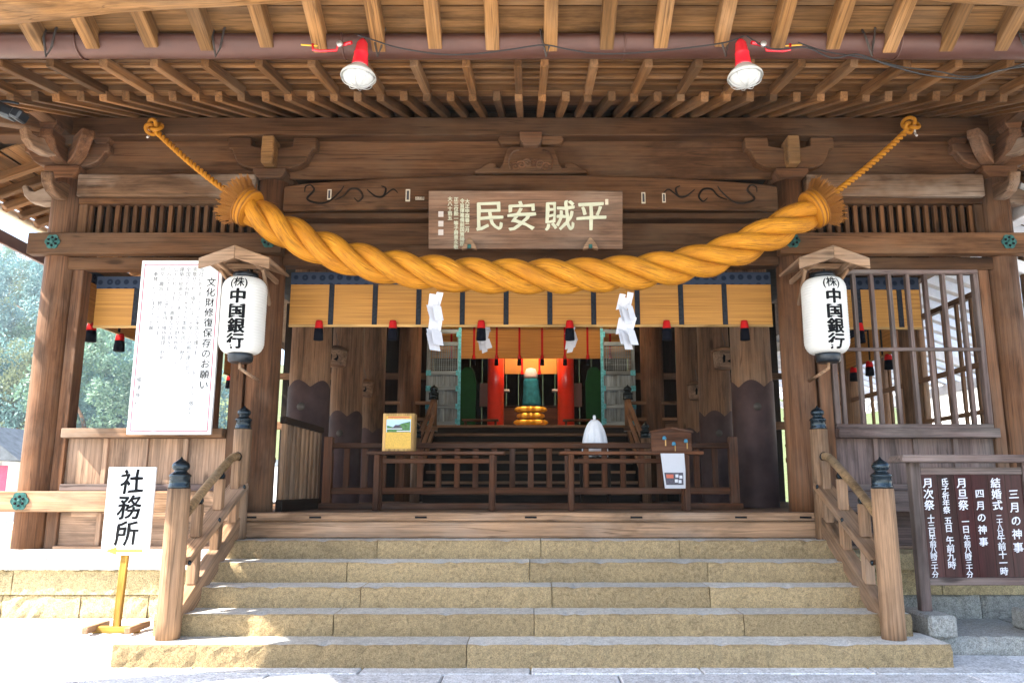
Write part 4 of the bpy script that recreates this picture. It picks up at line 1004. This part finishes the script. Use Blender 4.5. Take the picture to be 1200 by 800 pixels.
# ================================================================== inner low fence, benches and what stands on them
fy = 9.25
fz = P(622, 519, fy).z
fc = thing('low_fence', 'low brown wooden fence with upright bars across the hall floor', 'fence', (0, fy, FL))
fx0, fx1 = P(384, 560, fy).x, P(860, 560, fy).x
box('fence_sill', fx0 - .08, fx1 + .08, fy - .06, fy + .06, FL - .008, FL + .06, 'wood_red', fc)
box('top_rail', fx0 + .05, fx1 - .05, fy - .045, fy + .045, fz - .06, fz, 'wood_red', fc)
box('lower_rail', fx0 + .05, fx1 - .05, fy - .03, fy + .03, FL + .16, FL + .235, 'wood_red', fc)
for x in (fx0, fx1): box('post', x - .05, x + .05, fy - .05, fy + .05, FL + .06, fz + .07, 'wood_red', fc)
nb_ = 22
for k in range(1, nb_):
    x = fx0 + (fx1 - fx0) * k / nb_
    bar('upright', (x, fy, FL + .236), (x, fy, fz - .061), .065, .04, 'wood_red', fc, .004); 
by = 8.62
def bench(pa, pb, legs, lab):
    z = P(622, 529, by).z; x0, x1 = P(pa, 530, by).x, P(pb, 530, by).x
    t = thing('narrow_bench', lab, 'bench', ((x0 + x1) / 2, by, FL), 'narrow benches in front of the fence')
    box('top', x0, x1, by - .13, by + .13, z - .035, z, 'wood_red', t)
    for p in legs:
        x = P(p, 560, by).x
        for q in (-.09, .09): box('leg', x - .03, x + .03, by + q - .025, by + q + .025, FL - .007, z - .036, 'wood_red', t)
    box('stretcher', P(legs[0], 560, by).x, P(legs[1], 560, by).x, by + .075, by + .105, z - .12, z - .07, 'wood_red', t)
    return z
zt = bench(432, 592, (443, 577), 'narrow brown bench carrying the framed poster box'); bench(655, 822, (669, 803), 'narrow brown bench carrying the gable-shaped key panel')
# poster box
x0, x1 = P(450, 510, 8.62).x, P(487, 510, 8.62).x; pz1 = P(470, 485, 8.62).z
pb = thing('poster_box', 'honey wooden box framing a poster of a green hillside with yellow text', 'poster box', ((x0 + x1) / 2, 8.62, zt))
bxo = box('box_body', x0, x1, 8.53, 8.70, zt, pz1, 'wood_honey', pb, .004)
w_ = x1 - x0; hh = pz1 - zt
fa = mesh_obj('poster', chamfer_box(hh * .86, w_ * .8, .004, .001, 'poster_yellow'), None, pb, Matrix.Translation(((x0 + x1) / 2, 8.528, (zt + pz1) / 2)) @ ROTY(R(-90)) @ ROTX(R(90)))
zc = lambda f: zt + hh * f
box('picture', x0 + w_ * .12, x1 - w_ * .12, 8.522, 8.526, zc(.50), zc(.84), 'poster_sky', fa, .0005)
prism('picture', [(-w_ * .36, zc(.5) - zc(.5)), (w_ * .36, 0), (w_ * .36, hh * .28), (w_ * .1, hh * .23), (-w_ * .15, hh * .13), (-w_ * .36, hh * .18)], .002, ((x0 + x1) / 2, 8.52, zc(.5)), 'poster_green', fa, c=0)
prism('picture', [(-w_ * .2, hh * .1), (w_ * .12, hh * .12), (w_ * .02, hh * .19), (-w_ * .1, hh * .19)], .002, ((x0 + x1) / 2, 8.517, zc(.5)), 'poster_dark', fa, c=0)
box('caption_line', x0 + w_ * .14, x0 + w_ * .62, 8.514, 8.516, zc(.575), zc(.60), 'letter_white', fa, .0004); box('caption_line', x0 + w_ * .45, x1 - w_ * .14, 8.514, 8.516, zc(.515), zc(.54), 'letter_white', fa, .0004)
box('caption_line', x0 + w_ * .16, x1 - w_ * .16, 8.521, 8.524, zc(.88), zc(.91), 'poster_red', fa, .0004)
# key panel
x0, x1 = P(763, 515, 8.6).x, P(810, 515, 8.6).x; xm = (x0 + x1) / 2; w_ = x1 - x0
kp = thing('key_panel', 'small gable-topped wooden panel with three blue hanging fortunes on the bench', 'panel', (xm, 8.6, zt))
kz1 = P(786, 502, 8.6).z - zt
prism('board', [(-w_ / 2, 0), (w_ / 2, 0), (w_ / 2, kz1 * .82), (0, kz1), (-w_ / 2, kz1 * .82)], .05, (xm, 8.6, zt), 'wood_red', kp)
for q in (-1, 1): prism('roof_strip', [(0, kz1 + .012), (q * w_ * .53, kz1 * .82 + .012), (q * w_ * .53, kz1 * .82 - .005), (0, kz1 - .005)], .09, (xm, 8.595 + .001 * q, zt + .003), 'wood_red', kp, c=0)
for u, v in ((-.08, .55), (.02, .3), (.15, .42)):
    lathe('fortune_bell', [(.001, .03), (.016, .025), (.022, .005), (.02, -.01), (.001, -.012)], (xm + u, 8.56, zt + kz1 * v), 'blue_key', kp, 12)
    box('fortune_tag', xm + u + .008, xm + u + .02, 8.565, 8.57, zt + kz1 * v - .075, zt + kz1 * v - .01, 'wood_honey', kp, .001)
# paper notice hung from the bench
a, b_ = P(774, 531, 8.46), P(804, 572, 8.46)
pn = thing('paper_notice', 'white paper notice hanging from the bench edge with dark picture below', 'notice', ((a.x + b_.x) / 2, 8.46, b_.z))
w_ = b_.x - a.x; hh = a.z - b_.z
sh = prism('sheet', [(0, hh), (w_ * .97, hh), (w_ * 1.0, hh * .5), (w_ * .98, 0), (w_ * .14, 0), (w_ * .07, hh * .5)], .003, (a.x, 8.46, b_.z), 'paper', pn, c=0)
prism('picture', [(w_ * .13, hh * .45), (w_ * .90, hh * .45), (w_ * .90, hh * .1), (w_ * .2, hh * .1)], .002, (a.x, 8.4575, b_.z), 'poster_dark', sh, c=0)
prism('picture', [(w_ * .2, hh * .40), (w_ * .5, hh * .40), (w_ * .5, hh * .29), (w_ * .22, hh * .29)], .002, (a.x, 8.4555, b_.z), 'poster_red', sh, c=0)
for u, v in ((.58, .36), (.74, .33), (.55, .22), (.70, .2)): box('caption_line', a.x + w_ * u, a.x + w_ * (u + .12), 8.453, 8.4545, b_.z + hh * (v - .05), b_.z + hh * (v + .04), 'letter_white', sh, .0004)
# white cloth draped over a small stand behind the fence
c = P(697, 520, 9.55); zt2 = P(697, 486, 9.55).z
dc = thing('draped_stand', 'small stand draped in a white pleated cloth with a knob on top', 'draped stand', (c.x, 9.55, FL))
rings = []; n = 72; z0 = P(697, 534, 9.55).z
for i in range(20):
    t = i / 19; z = z0 + (zt2 - .06 - z0) * t; r = .138 * (1 - .10 * t) * math.sqrt(max(0.0, 1 - max(0, (t - .3) / .72) ** 2)) + .010
    rings.append([(r * (1 + (.075 * (1 - t) + .03) * math.sin(11 * a + 1.5 * math.sin(3 * a) + 2 * t) + .02 * math.sin(23 * a + 5 * t)) * math.cos(a), r * .75 * (1 + (.075 * (1 - t) + .03) * math.sin(11 * a + 1.5 * math.sin(3 * a) + 2 * t)) * math.sin(a), z + .012 * math.sin(7 * a) * (1 - t)) for a in [2 * math.pi * j / n for j in range(n)]])
mesh_obj('cloth', fix_normals(rings_mesh(rings)), 'cloth_white', dc, Matrix.Translation((c.x, 9.55, 0)))
lathe('knob', [(.001, -.02), (.016, -.02), (.018, .03), (.014, .045), (.001, .048)], (c.x, 9.55, zt2 - .05), 'cloth_white', dc, 14)
box('stand_top', c.x - .2, c.x + .2, 9.42, 9.68, z0 - .05, z0 - .018, 'wood_dark', dc)
for q in (-.16, .16): box('leg', c.x + q - .02, c.x + q + .02, 9.5, 9.6, FL - .01, z0 - .051, 'wood_dark', dc)
# side fences running back from the front pillars
for s in (-1,):
    X = s * 2.52; zt_ = P(313, 492, 8.15).z
    t = thing('side_fence', 'short warm brown bar fence running back beside the ' + ('notice board bay' if s < 0 else 'lattice window bay'), 'fence', (X, 8.8, FL), 'side fences inside the opening')
    bar('top_rail', (X, 8.12, zt_), (X, 9.62, zt_), .07, .07, 'wood_dark', t); bar('sill', (X, 8.12, FL + .05), (X, 9.62, FL + .05), .07, .12, 'wood_dark', t)
    for k in range(9):
        Y = 8.18 + k * .17; bar('upright', (X, Y, FL + .11), (X, Y, zt_ - .036), .04, .085, 'wood_fresh', t, .004)
# ================================================================== inner stairs and sanctum
SZ = 2.40
ist = thing('inner_stairs', 'dark wooden stairs climbing to the inner sanctum', 'stairs', (0, 13, FL))
for k in range(8):
    y0 = 12.7 + k * .27; z1 = FL + (k + 1) * (SZ - FL) / 8
    box('stair_tread', -1.72, 1.72, y0 - .03, y0 + .28, z1 - .045, z1, 'wood_inner', ist); box('stair_riser', -1.70, 1.70, y0 + .01, y0 + .04, z1 - .17, z1 - .046, 'wood_dark', ist)
def inner_rail(s, lab):
    X = s * 1.80; t = thing('inner_balustrade', lab, 'balustrade', (X, 12.6, FL), 'inner stair balustrades')
    a = rod('newel_post', (X, 12.55, FL - .007), (X, 12.55, FL + 1.0), .075, .075, 'wood_inner', t, 18); finial((X, 12.55, FL + 1.0), a, .95)
    b_ = rod('newel_post', (X, 14.72, SZ), (X, 14.72, SZ + .48), .065, .065, 'wood_inner', t, 18); finial((X, 14.72, SZ + .48), b_, 1.05)
    for dz in (.25, .55, .85): bar('rail', (X, 12.55, FL + dz), (X, 14.72, SZ + dz - .37), .06, .07, 'wood_inner', t)
    for dz in (.12, .42): bar('rail', (X, 14.72, SZ + dz), (X + s * .9, 14.72, SZ + dz), .06, .06, 'wood_inner', t)
inner_rail(-1, 'dark inner stair balustrade with blue-black finials behind the poster box'); inner_rail(1, 'dark inner stair balustrade with blue-black finials behind the key panel')
san = thing('inner_sanctum', 'lit inner sanctum with vermilion pillars beyond the stairs', 'sanctum', (0, 17, SZ))
for k in range(12): box('floor_board', -2.4, 2.4, 14.86 + k * .42, 15.275 + k * .42, SZ - .08, SZ - random.uniform(0, .003), 'wood_inner', san)
for k in range(16): box('back_board', -2.4 + k * .3, -2.103 + k * .3, 19.5, 19.53, SZ, 5.2, 'wood_dark', san)
for s in (-1, 1):
    for k in range(10): box('side_board', *sorted((s * 2.4, s * 2.43)), 15.1 + k * .44, 15.536 + k * .44, SZ - .2, 5.2, 'wood_inner', san)
    bx_ = s * (P(581, 450, 16.5).x * -1 if s > 0 else P(581, 450, 16.5).x * -1); X = s * abs(P(581, 450, 16.5).x)
    rod('vermilion_pillar', (X, 16.5, SZ), (X, 16.5, 5.0), .175, .17, 'vermilion', san, 28)
    # folding doors with lattice tops, opened flat
    xa, xb = sorted((s * 1.98, s * 1.33)); DY = 14.98; zt_ = P(518, 386, DY).z; zb_ = SZ + .02
    d = bpy.data.objects.new('lattice_door', None); link(d, Matrix.Translation((s * 1.65, DY, SZ)), san)
    box('stile', xa, xa + .07, DY - .03, DY + .03, zb_, zt_, 'wood_door', d); box('stile', xb - .07, xb, DY - .03, DY + .03, zb_, zt_, 'wood_door', d)
    zl = P(518, 437, DY).z; zu = P(518, 403, DY).z
    for z in (zb_ + .04, SZ + .38, SZ + .72, zl, zu, zt_ - .04): box('rail', xa + .07, xb - .07, DY - .028, DY + .028, z - .04, z + .04, 'wood_door', d)
    box('door_panel', xa + .07, xb - .07, DY + .0, DY + .012, zb_, zl, 'wood_door', d); box('stile', (xa + xb) / 2 - .03, (xa + xb) / 2 + .03, DY - .025, DY + .0, zb_ + .08, zl - .04, 'wood_door', d)
    for k in range(1, 12): x = xa + .07 + (xb - xa - .14) * k / 12; bar('lattice_bar', (x, DY, zl + .04), (x, DY, zu - .04), .012, .02, 'wood_door', d, .001)
    for k in range(1, 12): z = zl + .04 + (zu - zl - .08) * k / 12; bar('lattice_bar', (xa + .07, DY - .012, z), (xb - .07, DY - .012, z), .02, .012, 'wood_door', d, .001)
    for z in (zb_ + .08, SZ + .38, SZ + .72, zl, zt_ - .1):
        for xx in (xa, xb): box('hinge_plate', xx - .005 - (.0 if xx == xa else .085), xx + .005 + (.085 if xx == xa else 0), DY - .036, DY - .031, z - .05, z + .05, 'door_blue', d, .001)
    xi = xb if s < 0 else xa; box('edge_plate', *sorted((xi + s * -.004, xi + s * .05)), DY - .0375, DY - .0372 + .004, zb_, zt_ + .1, 'door_blue', d, .001)
    # green painted boards with rounded tops
    X = s * abs(P(548, 450, 15.7).x); gz = P(548, 430, 15.7).z - SZ
    prism('painted_board', half_to_full([(-.16, 0), (-.17, gz * .75), (-.13, gz * .93), (-.06, gz)]), .03, (X, 15.7, SZ), 'green_paint', san)
    # low offering benches
    bb = box('offering_bench', *sorted((s * .62, s * 1.32)), 15.25, 15.5, SZ + .14, SZ + .17, 'wood_red', san)
    for q in (.68, 1.26): box('bench_leg', s * q - .02, s * q + .02, 15.3, 15.45, SZ, SZ + .139, 'wood_red', bb)
    box('white_screen', *sorted((s * .93, s * 1.2)), 18.6, 18.63, SZ + .75, SZ + 1.3, 'paper', san)
# inner blinds
for (xa, xb, Y, za, zb2, nr) in ((-2.0, 2.0, 15.35, P(622, 420, 15.35).z, 4.75, 9), (-.56, .56, 17.0, P(622, 438, 17.0).z, 5.0, 3)):
    iv = box('inner_blind', xa, xb, Y, Y + .012, za, zb2, 'bamboo_blind', san, .001)
    for k in range(1, nr): x = xa + (xb - xa) * k / nr; box('ribbon', x - .02, x + .02, Y - .006, Y - .002, za, zb2, 'tassel_red', iv, .001); tassel(x, Y - .03, za + .02, iv, .7)
box('lintel', -2.4, 2.4, 15.4, 15.52, 4.55, 4.8, 'wood_red', san); box('sanctum_ceiling', -2.42, 2.42, 15.0, 19.53, 5.2, 5.25, 'wood_red', san)
# gilded altar tiers, teal cloth
al = thing('gilded_altar', 'stepped altar with gilded scalloped tiers under a teal cloth', 'altar', (0, 17.2, SZ))
for k in range(4):
    z0 = SZ + .035 + k * .135; wv = .27 - .008 * k + (.05 if k % 2 else 0)
    ol = []
    for j in range(48):
        a = 2 * math.pi * j / 48; rr = 1 + .16 * math.cos(8 * a); ol.append((wv * rr * math.cos(a), .14 * rr * math.sin(a)))
    rings = [[(x * f, y * f, z) for x, y in ol] for f, z in ((.80, z0), (1, z0 + .03), (1.02, z0 + .06), (.95, z0 + .09), (.8, z0 + .115))]
    mesh_obj('gilded_tier', fix_normals(rings_mesh(rings)), 'gold', al, Matrix.Translation((0, 16.75, 0)))
    for s in (-1, 1): lathe('gilded_boss', [(.001, .06), (.03, .055), (.055, .03), (.055, .02), (.03, -.0), (.001, -.005)], (s * .70, 16.85, z0 + .02), 'gold', al, 14)
box('plinth', -.85, .85, 16.6, 16.72, SZ + .001, SZ + .035, 'gold', al); box('altar_body', -.66, .66, 16.92, 17.6, SZ, SZ + .56, 'wood_red', al)
box('altar_top', -.80, .80, 16.9, 17.6, SZ + .565, SZ + .60, 'wood_dark', al)
cz = SZ + .60
rings = []
for i in range(10):
    t = i / 9; z = cz + .60 * t; hw = .20 * (1 - .22 * t)
    rings.append([(hw * math.cos(2 * math.pi * j / 40) * (1 + .06 * (1 - t) * math.sin(16 * math.pi * j / 40)) + .03 * (1 - t), .14 * math.sin(2 * math.pi * j / 40), z) for j in range(40)])
mesh_obj('teal_cloth', fix_normals(rings_mesh(rings)), 'teal_cloth', al, Matrix.Translation((0, 17.1, 0)))
lathe('white_vessel', [(.001, 0), (.15, 0), (.17, .04), (.165, .12), (.14, .2), (.08, .23), (.001, .235)], (0, 17.1, cz + .60), 'paper', al, 24)
for x in (-.62, .62): box('offering_tray', x - .16, x + .16, 17.0, 17.25, cz + .32, cz + .36, 'paper', al); 
for x in (-.62, .62): box('tray_stand', x - .05, x + .05, 17.05, 17.2, cz, cz + .319, 'wood_dark', al)
# small warm bulbs: a pair hangs before the sanctum doors, one inside above the altar
for x, y, z, en, lab in ((-1.15, 14.1, 4.42, 7, 'small warm hanging lamp before the sanctum door on the poster box side'), (1.15, 14.1, 4.42, 7, 'small warm hanging lamp before the sanctum door on the key panel side'), (0, 16.2, 4.75, 32, 'small warm hanging lamp inside the sanctum above the gilded altar')):
    lm = thing('hanging_lamp', lab, 'lamp', (x, y, z), 'sanctum lamps')
    lathe('bulb', [(.001, 0), (.03, .008), (.05, .04), (.05, .07), (.03, .1), (.001, .11)], (x, y, z), 'sanctum_bulb', lm, 18); rod('stem', (x, y, z + .1), (x, y, 4.86 if y < 15 else 5.2), .01, .01, 'black_metal', lm, 8)
    ld = bpy.data.lights.new('lamp_light', 'POINT'); ld.energy = en; ld.color = (1, .74, .45); ld.shadow_soft_size = .08
    lo = bpy.data.objects.new('lamp_light', ld); link(lo, Matrix.Translation((x, y, z - .09)), lm)
# ---- carved wooden lanterns hung on the inner pillars
def carved_lantern(px, py, Y, k, lab):
    c = P(px, py, Y); t = thing('carved_lantern', lab, 'wooden lantern', c - Vector((0, 0, .14 * k)), 'carved wooden lanterns on the inner pillars')
    z = c.z - .14 * k
    lathe('body', [(.001, 0), (.13 * k, .0), (.14 * k, .02 * k), (.155 * k, .2 * k), (.15 * k, .23 * k), (.001, .24 * k)], (c.x, Y, z), 'wood_panel', t, 20)
    lathe('lid', [(.17 * k, .232 * k), (.17 * k, .25 * k), (.08 * k, .29 * k), (.02 * k, .31 * k), (.001, .31 * k)], (c.x, Y, z), 'wood_inner', t, 20)
    tube('hook', [(c.x, Y, z + .3 * k), (c.x + .02, Y, z + .36 * k), (c.x, Y, z + .4 * k), (c.x - .02, Y, z + .5 * k)], .005, 'iron', t, 5)
    yf = Y - .148 * k
    prism('cut_out', [(-.055 * k, .0), (-.03 * k, .01 * k), (-.022 * k, .09 * k), (-.045 * k, .12 * k), (-.06 * k, .07 * k)], .012, (c.x, yf, z + .06 * k), 'ink', t, c=0)
    prism('cut_out', [(.0, .02 * k), (.05 * k, .0), (.07 * k, .05 * k), (.04 * k, .11 * k), (.045 * k, .05 * k)], .012, (c.x, yf, z + .06 * k), 'ink', t, c=0)
carved_lantern(394, 418, 11.3, 1.0, 'carved wooden lantern hung on second inner pillar of the notice board side')
carved_lantern(427, 455, 13.15, .95, 'carved wooden lantern hung on third inner pillar of the notice board side')
carved_lantern(849, 420, 11.3, 1.05, 'carved wooden lantern hung on second inner pillar of the lattice window side')
carved_lantern(817, 458, 13.1, 1.0, 'carved wooden lantern hung on third inner pillar of the lattice window side')

# ================================================================== outside: neighbour at the right, small things at the left, wooded hill
nbh = thing('side_corridor', 'pale open corridor roof of slanting rafters beyond the barred wall', 'corridor', (6.6, 12, 0))
for k in range(34): bar('rafter', (5.15, 7.6 + k * .42, 4.36), (8.3, 7.6 + k * .42, 3.16), .13, .15, 'pale_rafter', nbh)
for x, z in ((5.25, 4.16), (8.0, 3.12)): bar('beam', (x, 7.4, z), (x, 22, z), .16, .18, 'pale_rafter', nbh)
for k in range(4):
    for x, z in ((5.75, 3.97), (8.0, 3.03)): rod('post', (x, 8.9 + k * 4, -.03), (x, 8.9 + k * 4, z), .09, .09, 'wood_inner', nbh, 16)
    bar('cross_beam', (5.25, 8.9 + k * 4, 3.9), (8.0, 8.9 + k * 4, 2.95), .12, .14, 'pale_rafter', nbh)
office = thing('white_storehouse', 'white plastered storehouse standing beyond the corridor', 'building', (19, 18, 0))
box('wall', 16, 24, 8, 34, -.03, 5.2, 'plaster', office); prism('roof', [(-5, 0), (5, 0), (0, 2.6)], 27, (20, 21, 5.2), 'roof_tile', office)
for k in range(5): wn_ = box('window', 15.93, 15.995, 10 + k * 5, 11.4 + k * 5, 2.2, 3.6, 'wood_dark', office)
# far left: shop roof with sign banner, boulders
shop = thing('far_shop', 'small tiled shop with a reddish banner beyond the corner pillar', 'building', (-19.5, 26, 0))
box('wall', -24, -17.2, 26.2, 30, 0, 2.2, 'plaster', shop)
prism('roof', [(-4.2, 0), (4.2, 0), (2.6, 1.15), (-2.6, 1.15)], 5, (-20.4, 28, 2.15), 'roof_tile', shop)
bn = box('banner', -18.7, -16.9, 26.02, 26.06, .7, 2.0, 'banner_red', shop); box('banner_stripe', -18.4, -17.2, 26.005, 26.017, 1.5, 1.6, 'letter_white', bn, .002); box('banner_stripe', -18.4, -17.2, 26.005, 26.017, 1.1, 1.22, 'letter_white', bn, .002)
for k in range(7):
    bm = bmesh.new(); bmesh.ops.create_icosphere(bm, subdivisions=2, radius=1)
    rr = random.Random(k)
    for v in bm.verts: v.co *= 1 + .18 * math.sin(3 * v.co.x + k) * math.cos(4 * v.co.y + 2 * k) + rr.uniform(-.05, .05)
    me = bpy.data.meshes.new('boulder'); bm.to_mesh(me); bm.free(); sz = .35 + .2 * rr.random()
    o = mesh_obj('boulder', me, 'stone_pave', None, Matrix.Translation((-14.6 + k * .85, 22 + rr.uniform(-.6, .6), sz * .35)) @ Matrix.Diagonal((sz * 1.3, sz, sz * .75, 1)), smooth=True)
    tag(o, 'pale rounded boulder in the row near the far shop', 'boulder', 'boulders by the far shop')
wall = thing('low_wall', 'low white garden wall with tiled coping beyond the open bay', 'wall', (-14, 34, 0))
box('wall_face', -30, -8, 34, 34.25, 0, 2.2, 'plaster', wall); prism('coping', [(-.3, 0), (.3, 0), (0, .28)], 22, (-19, 34.12, 2.2), 'roof_tile', wall, rot=ROTZ(R(90)))
# hill
n = 24; vs = []; fs = []
for i in range(n + 1):
    for j in range(n + 1):
        x = -190 + 380 * i / n; y = 80 + 110 * j / n
        z = -.5 + 46 * (1 - math.exp(-((y - 80) / 52) ** 1.4)) * (.85 + .2 * math.sin(x * .05 + 1)) + 1.2 * math.sin(x * .3 + y * .2)
        vs.append((x, y, z if j else -.9))
for i in range(n):
    for j in range(n):
        a = i * (n + 1) + j; fs.append((a, a + n + 1, a + n + 2, a + 1))
me = bpy.data.meshes.new('hill'); me.from_pydata(vs, [], fs); o = mesh_obj('hill', me, 'hill_soil', None, smooth=True); tag(o, 'wooded hillside behind the shrine', 'hill', kind='structure')
def hz(x, y): return -.5 + 46 * (1 - math.exp(-(max(0, y - 80) / 52) ** 1.4)) * (.85 + .2 * math.sin(x * .05 + 1)) + 1.2 * math.sin(x * .3 + y * .2)
def crown_mesh(seed, nleaf=9000):
    rr = random.Random(seed); cl_ = []
    for k in range(34):
        th, ph = rr.uniform(0, 2 * math.pi), math.acos(rr.uniform(-.6, 1)); rad = rr.uniform(.35, .95)
        cl_.append((Vector((rad * math.sin(ph) * math.cos(th), rad * math.sin(ph) * math.sin(th), rad * math.cos(ph) * 1.1)), rr.uniform(.15, .30)))
    vs, fs = [], []
    for k in range(nleaf):
        c, r = cl_[rr.randrange(len(cl_))]
        d = Vector((rr.gauss(0, 1), rr.gauss(0, 1), rr.gauss(0, 1))).normalized() * r * rr.random() ** .4
        p = c + d; u = Vector((rr.gauss(0, 1), rr.gauss(0, 1), rr.gauss(0, 1))).normalized(); v = u.orthogonal().normalized(); s_ = rr.uniform(.018, .036)
        i = len(vs); vs += [p + u * s_, p + v * s_ * .5, p - u * s_, p - v * s_ * .5]; fs.append((i, i + 1, i + 2, i + 3))
    me = bpy.data.meshes.new('crown'); me.from_pydata([tuple(v) for v in vs], [], fs); return me
CR = []
for k, mt in enumerate(('leaf_green', 'leaf_blue_green', 'leaf_olive', 'leaf_blue_green')):
    me = crown_mesh(k + 3); me.materials.append(MATS[mt]); CR.append(me)
tm = sweep_mesh(smooth_path([(0, 0, -.3), (.02, 0, .3), (-.02, .02, .7), (.03, 0, 1.1)], 4), [.075, .072, .068, .062, .058, .054, .05, .046, .042, .038, .032, .026, .02], 8, False); tm.materials.append(MATS['wood_inner'])
bmm = [tm]
for a in range(4):
    ang = a * 1.6; bmm.append(sweep_mesh([Vector((0, 0, .55 + .08 * a)), Vector((.25 * math.cos(ang), .25 * math.sin(ang), .8 + .1 * a)), Vector((.55 * math.cos(ang), .55 * math.sin(ang), 1.0 + .1 * a))], [.035, .025, .01], 6, False))
tm = merge(bmm, None); tm.materials.append(MATS['wood_inner'])
rr = random.Random(21); spots = []
for row, (y, cnt, x0, x1) in enumerate(((78, 10, -70, -36), (92, 11, -84, -44), (108, 11, -98, -52), (126, 11, -112, -60), (146, 10, -132, -70))):
    for k in range(cnt): spots.append((x0 + (x1 - x0) * (k + .5) / cnt + rr.uniform(-1, 1), y + rr.uniform(-3, 3)))
for k, (x, y) in enumerate(spots):
    kind = k % 4; sz = rr.uniform(5.0, 7.6); z = hz(x, y) if y > 84 else -.03
    lab = ('mid green broadleaf tree on the hillside', 'blue green bushy tree on the hillside', 'olive green loose tree on the hillside', 'blue green bushy tree on the hillside')[kind]
    t = thing('broadleaf_tree', lab, 'tree', (x, y, z), 'trees on the hillside')
    M = Matrix.Translation((x, y, z)) @ ROTZ(rr.uniform(0, 6)) @ Matrix.Scale(sz, 4)
    o = bpy.data.objects.new('trunk', tm); link(o, M, t)
    o = bpy.data.objects.new('crown', CR[kind]); link(o, M @ Matrix.Translation((0, 0, 1.25)) @ Matrix.Diagonal((1, 1, rr.uniform(.9, 1.25), 1)), t)


# ---- the air between here and the hillside
hzm = bpy.data.materials.new('haze'); hzm.use_nodes = True; nt = hzm.node_tree; nt.nodes.clear()
pv = nt.nodes.new('ShaderNodeVolumePrincipled'); pv.inputs['Color'].default_value = (.80, .93, 1.0, 1); pv.inputs['Density'].default_value = .0006; pv.inputs['Anisotropy'].default_value = .2
mo = nt.nodes.new('ShaderNodeOutputMaterial'); nt.links.new(pv.outputs[0], mo.inputs['Volume']); MATS['haze'] = hzm
bm = bmesh.new(); bmesh.ops.create_cube(bm, size=1); me = bpy.data.meshes.new('haze'); bm.to_mesh(me); bm.free()
o = mesh_obj('haze', me, 'haze', None, Matrix.Translation((0, 17, 34)) @ Matrix.Diagonal((410, 362, 70.2, 1))); tag(o, 'pale bluish haze over the precinct', 'haze', kind='stuff')
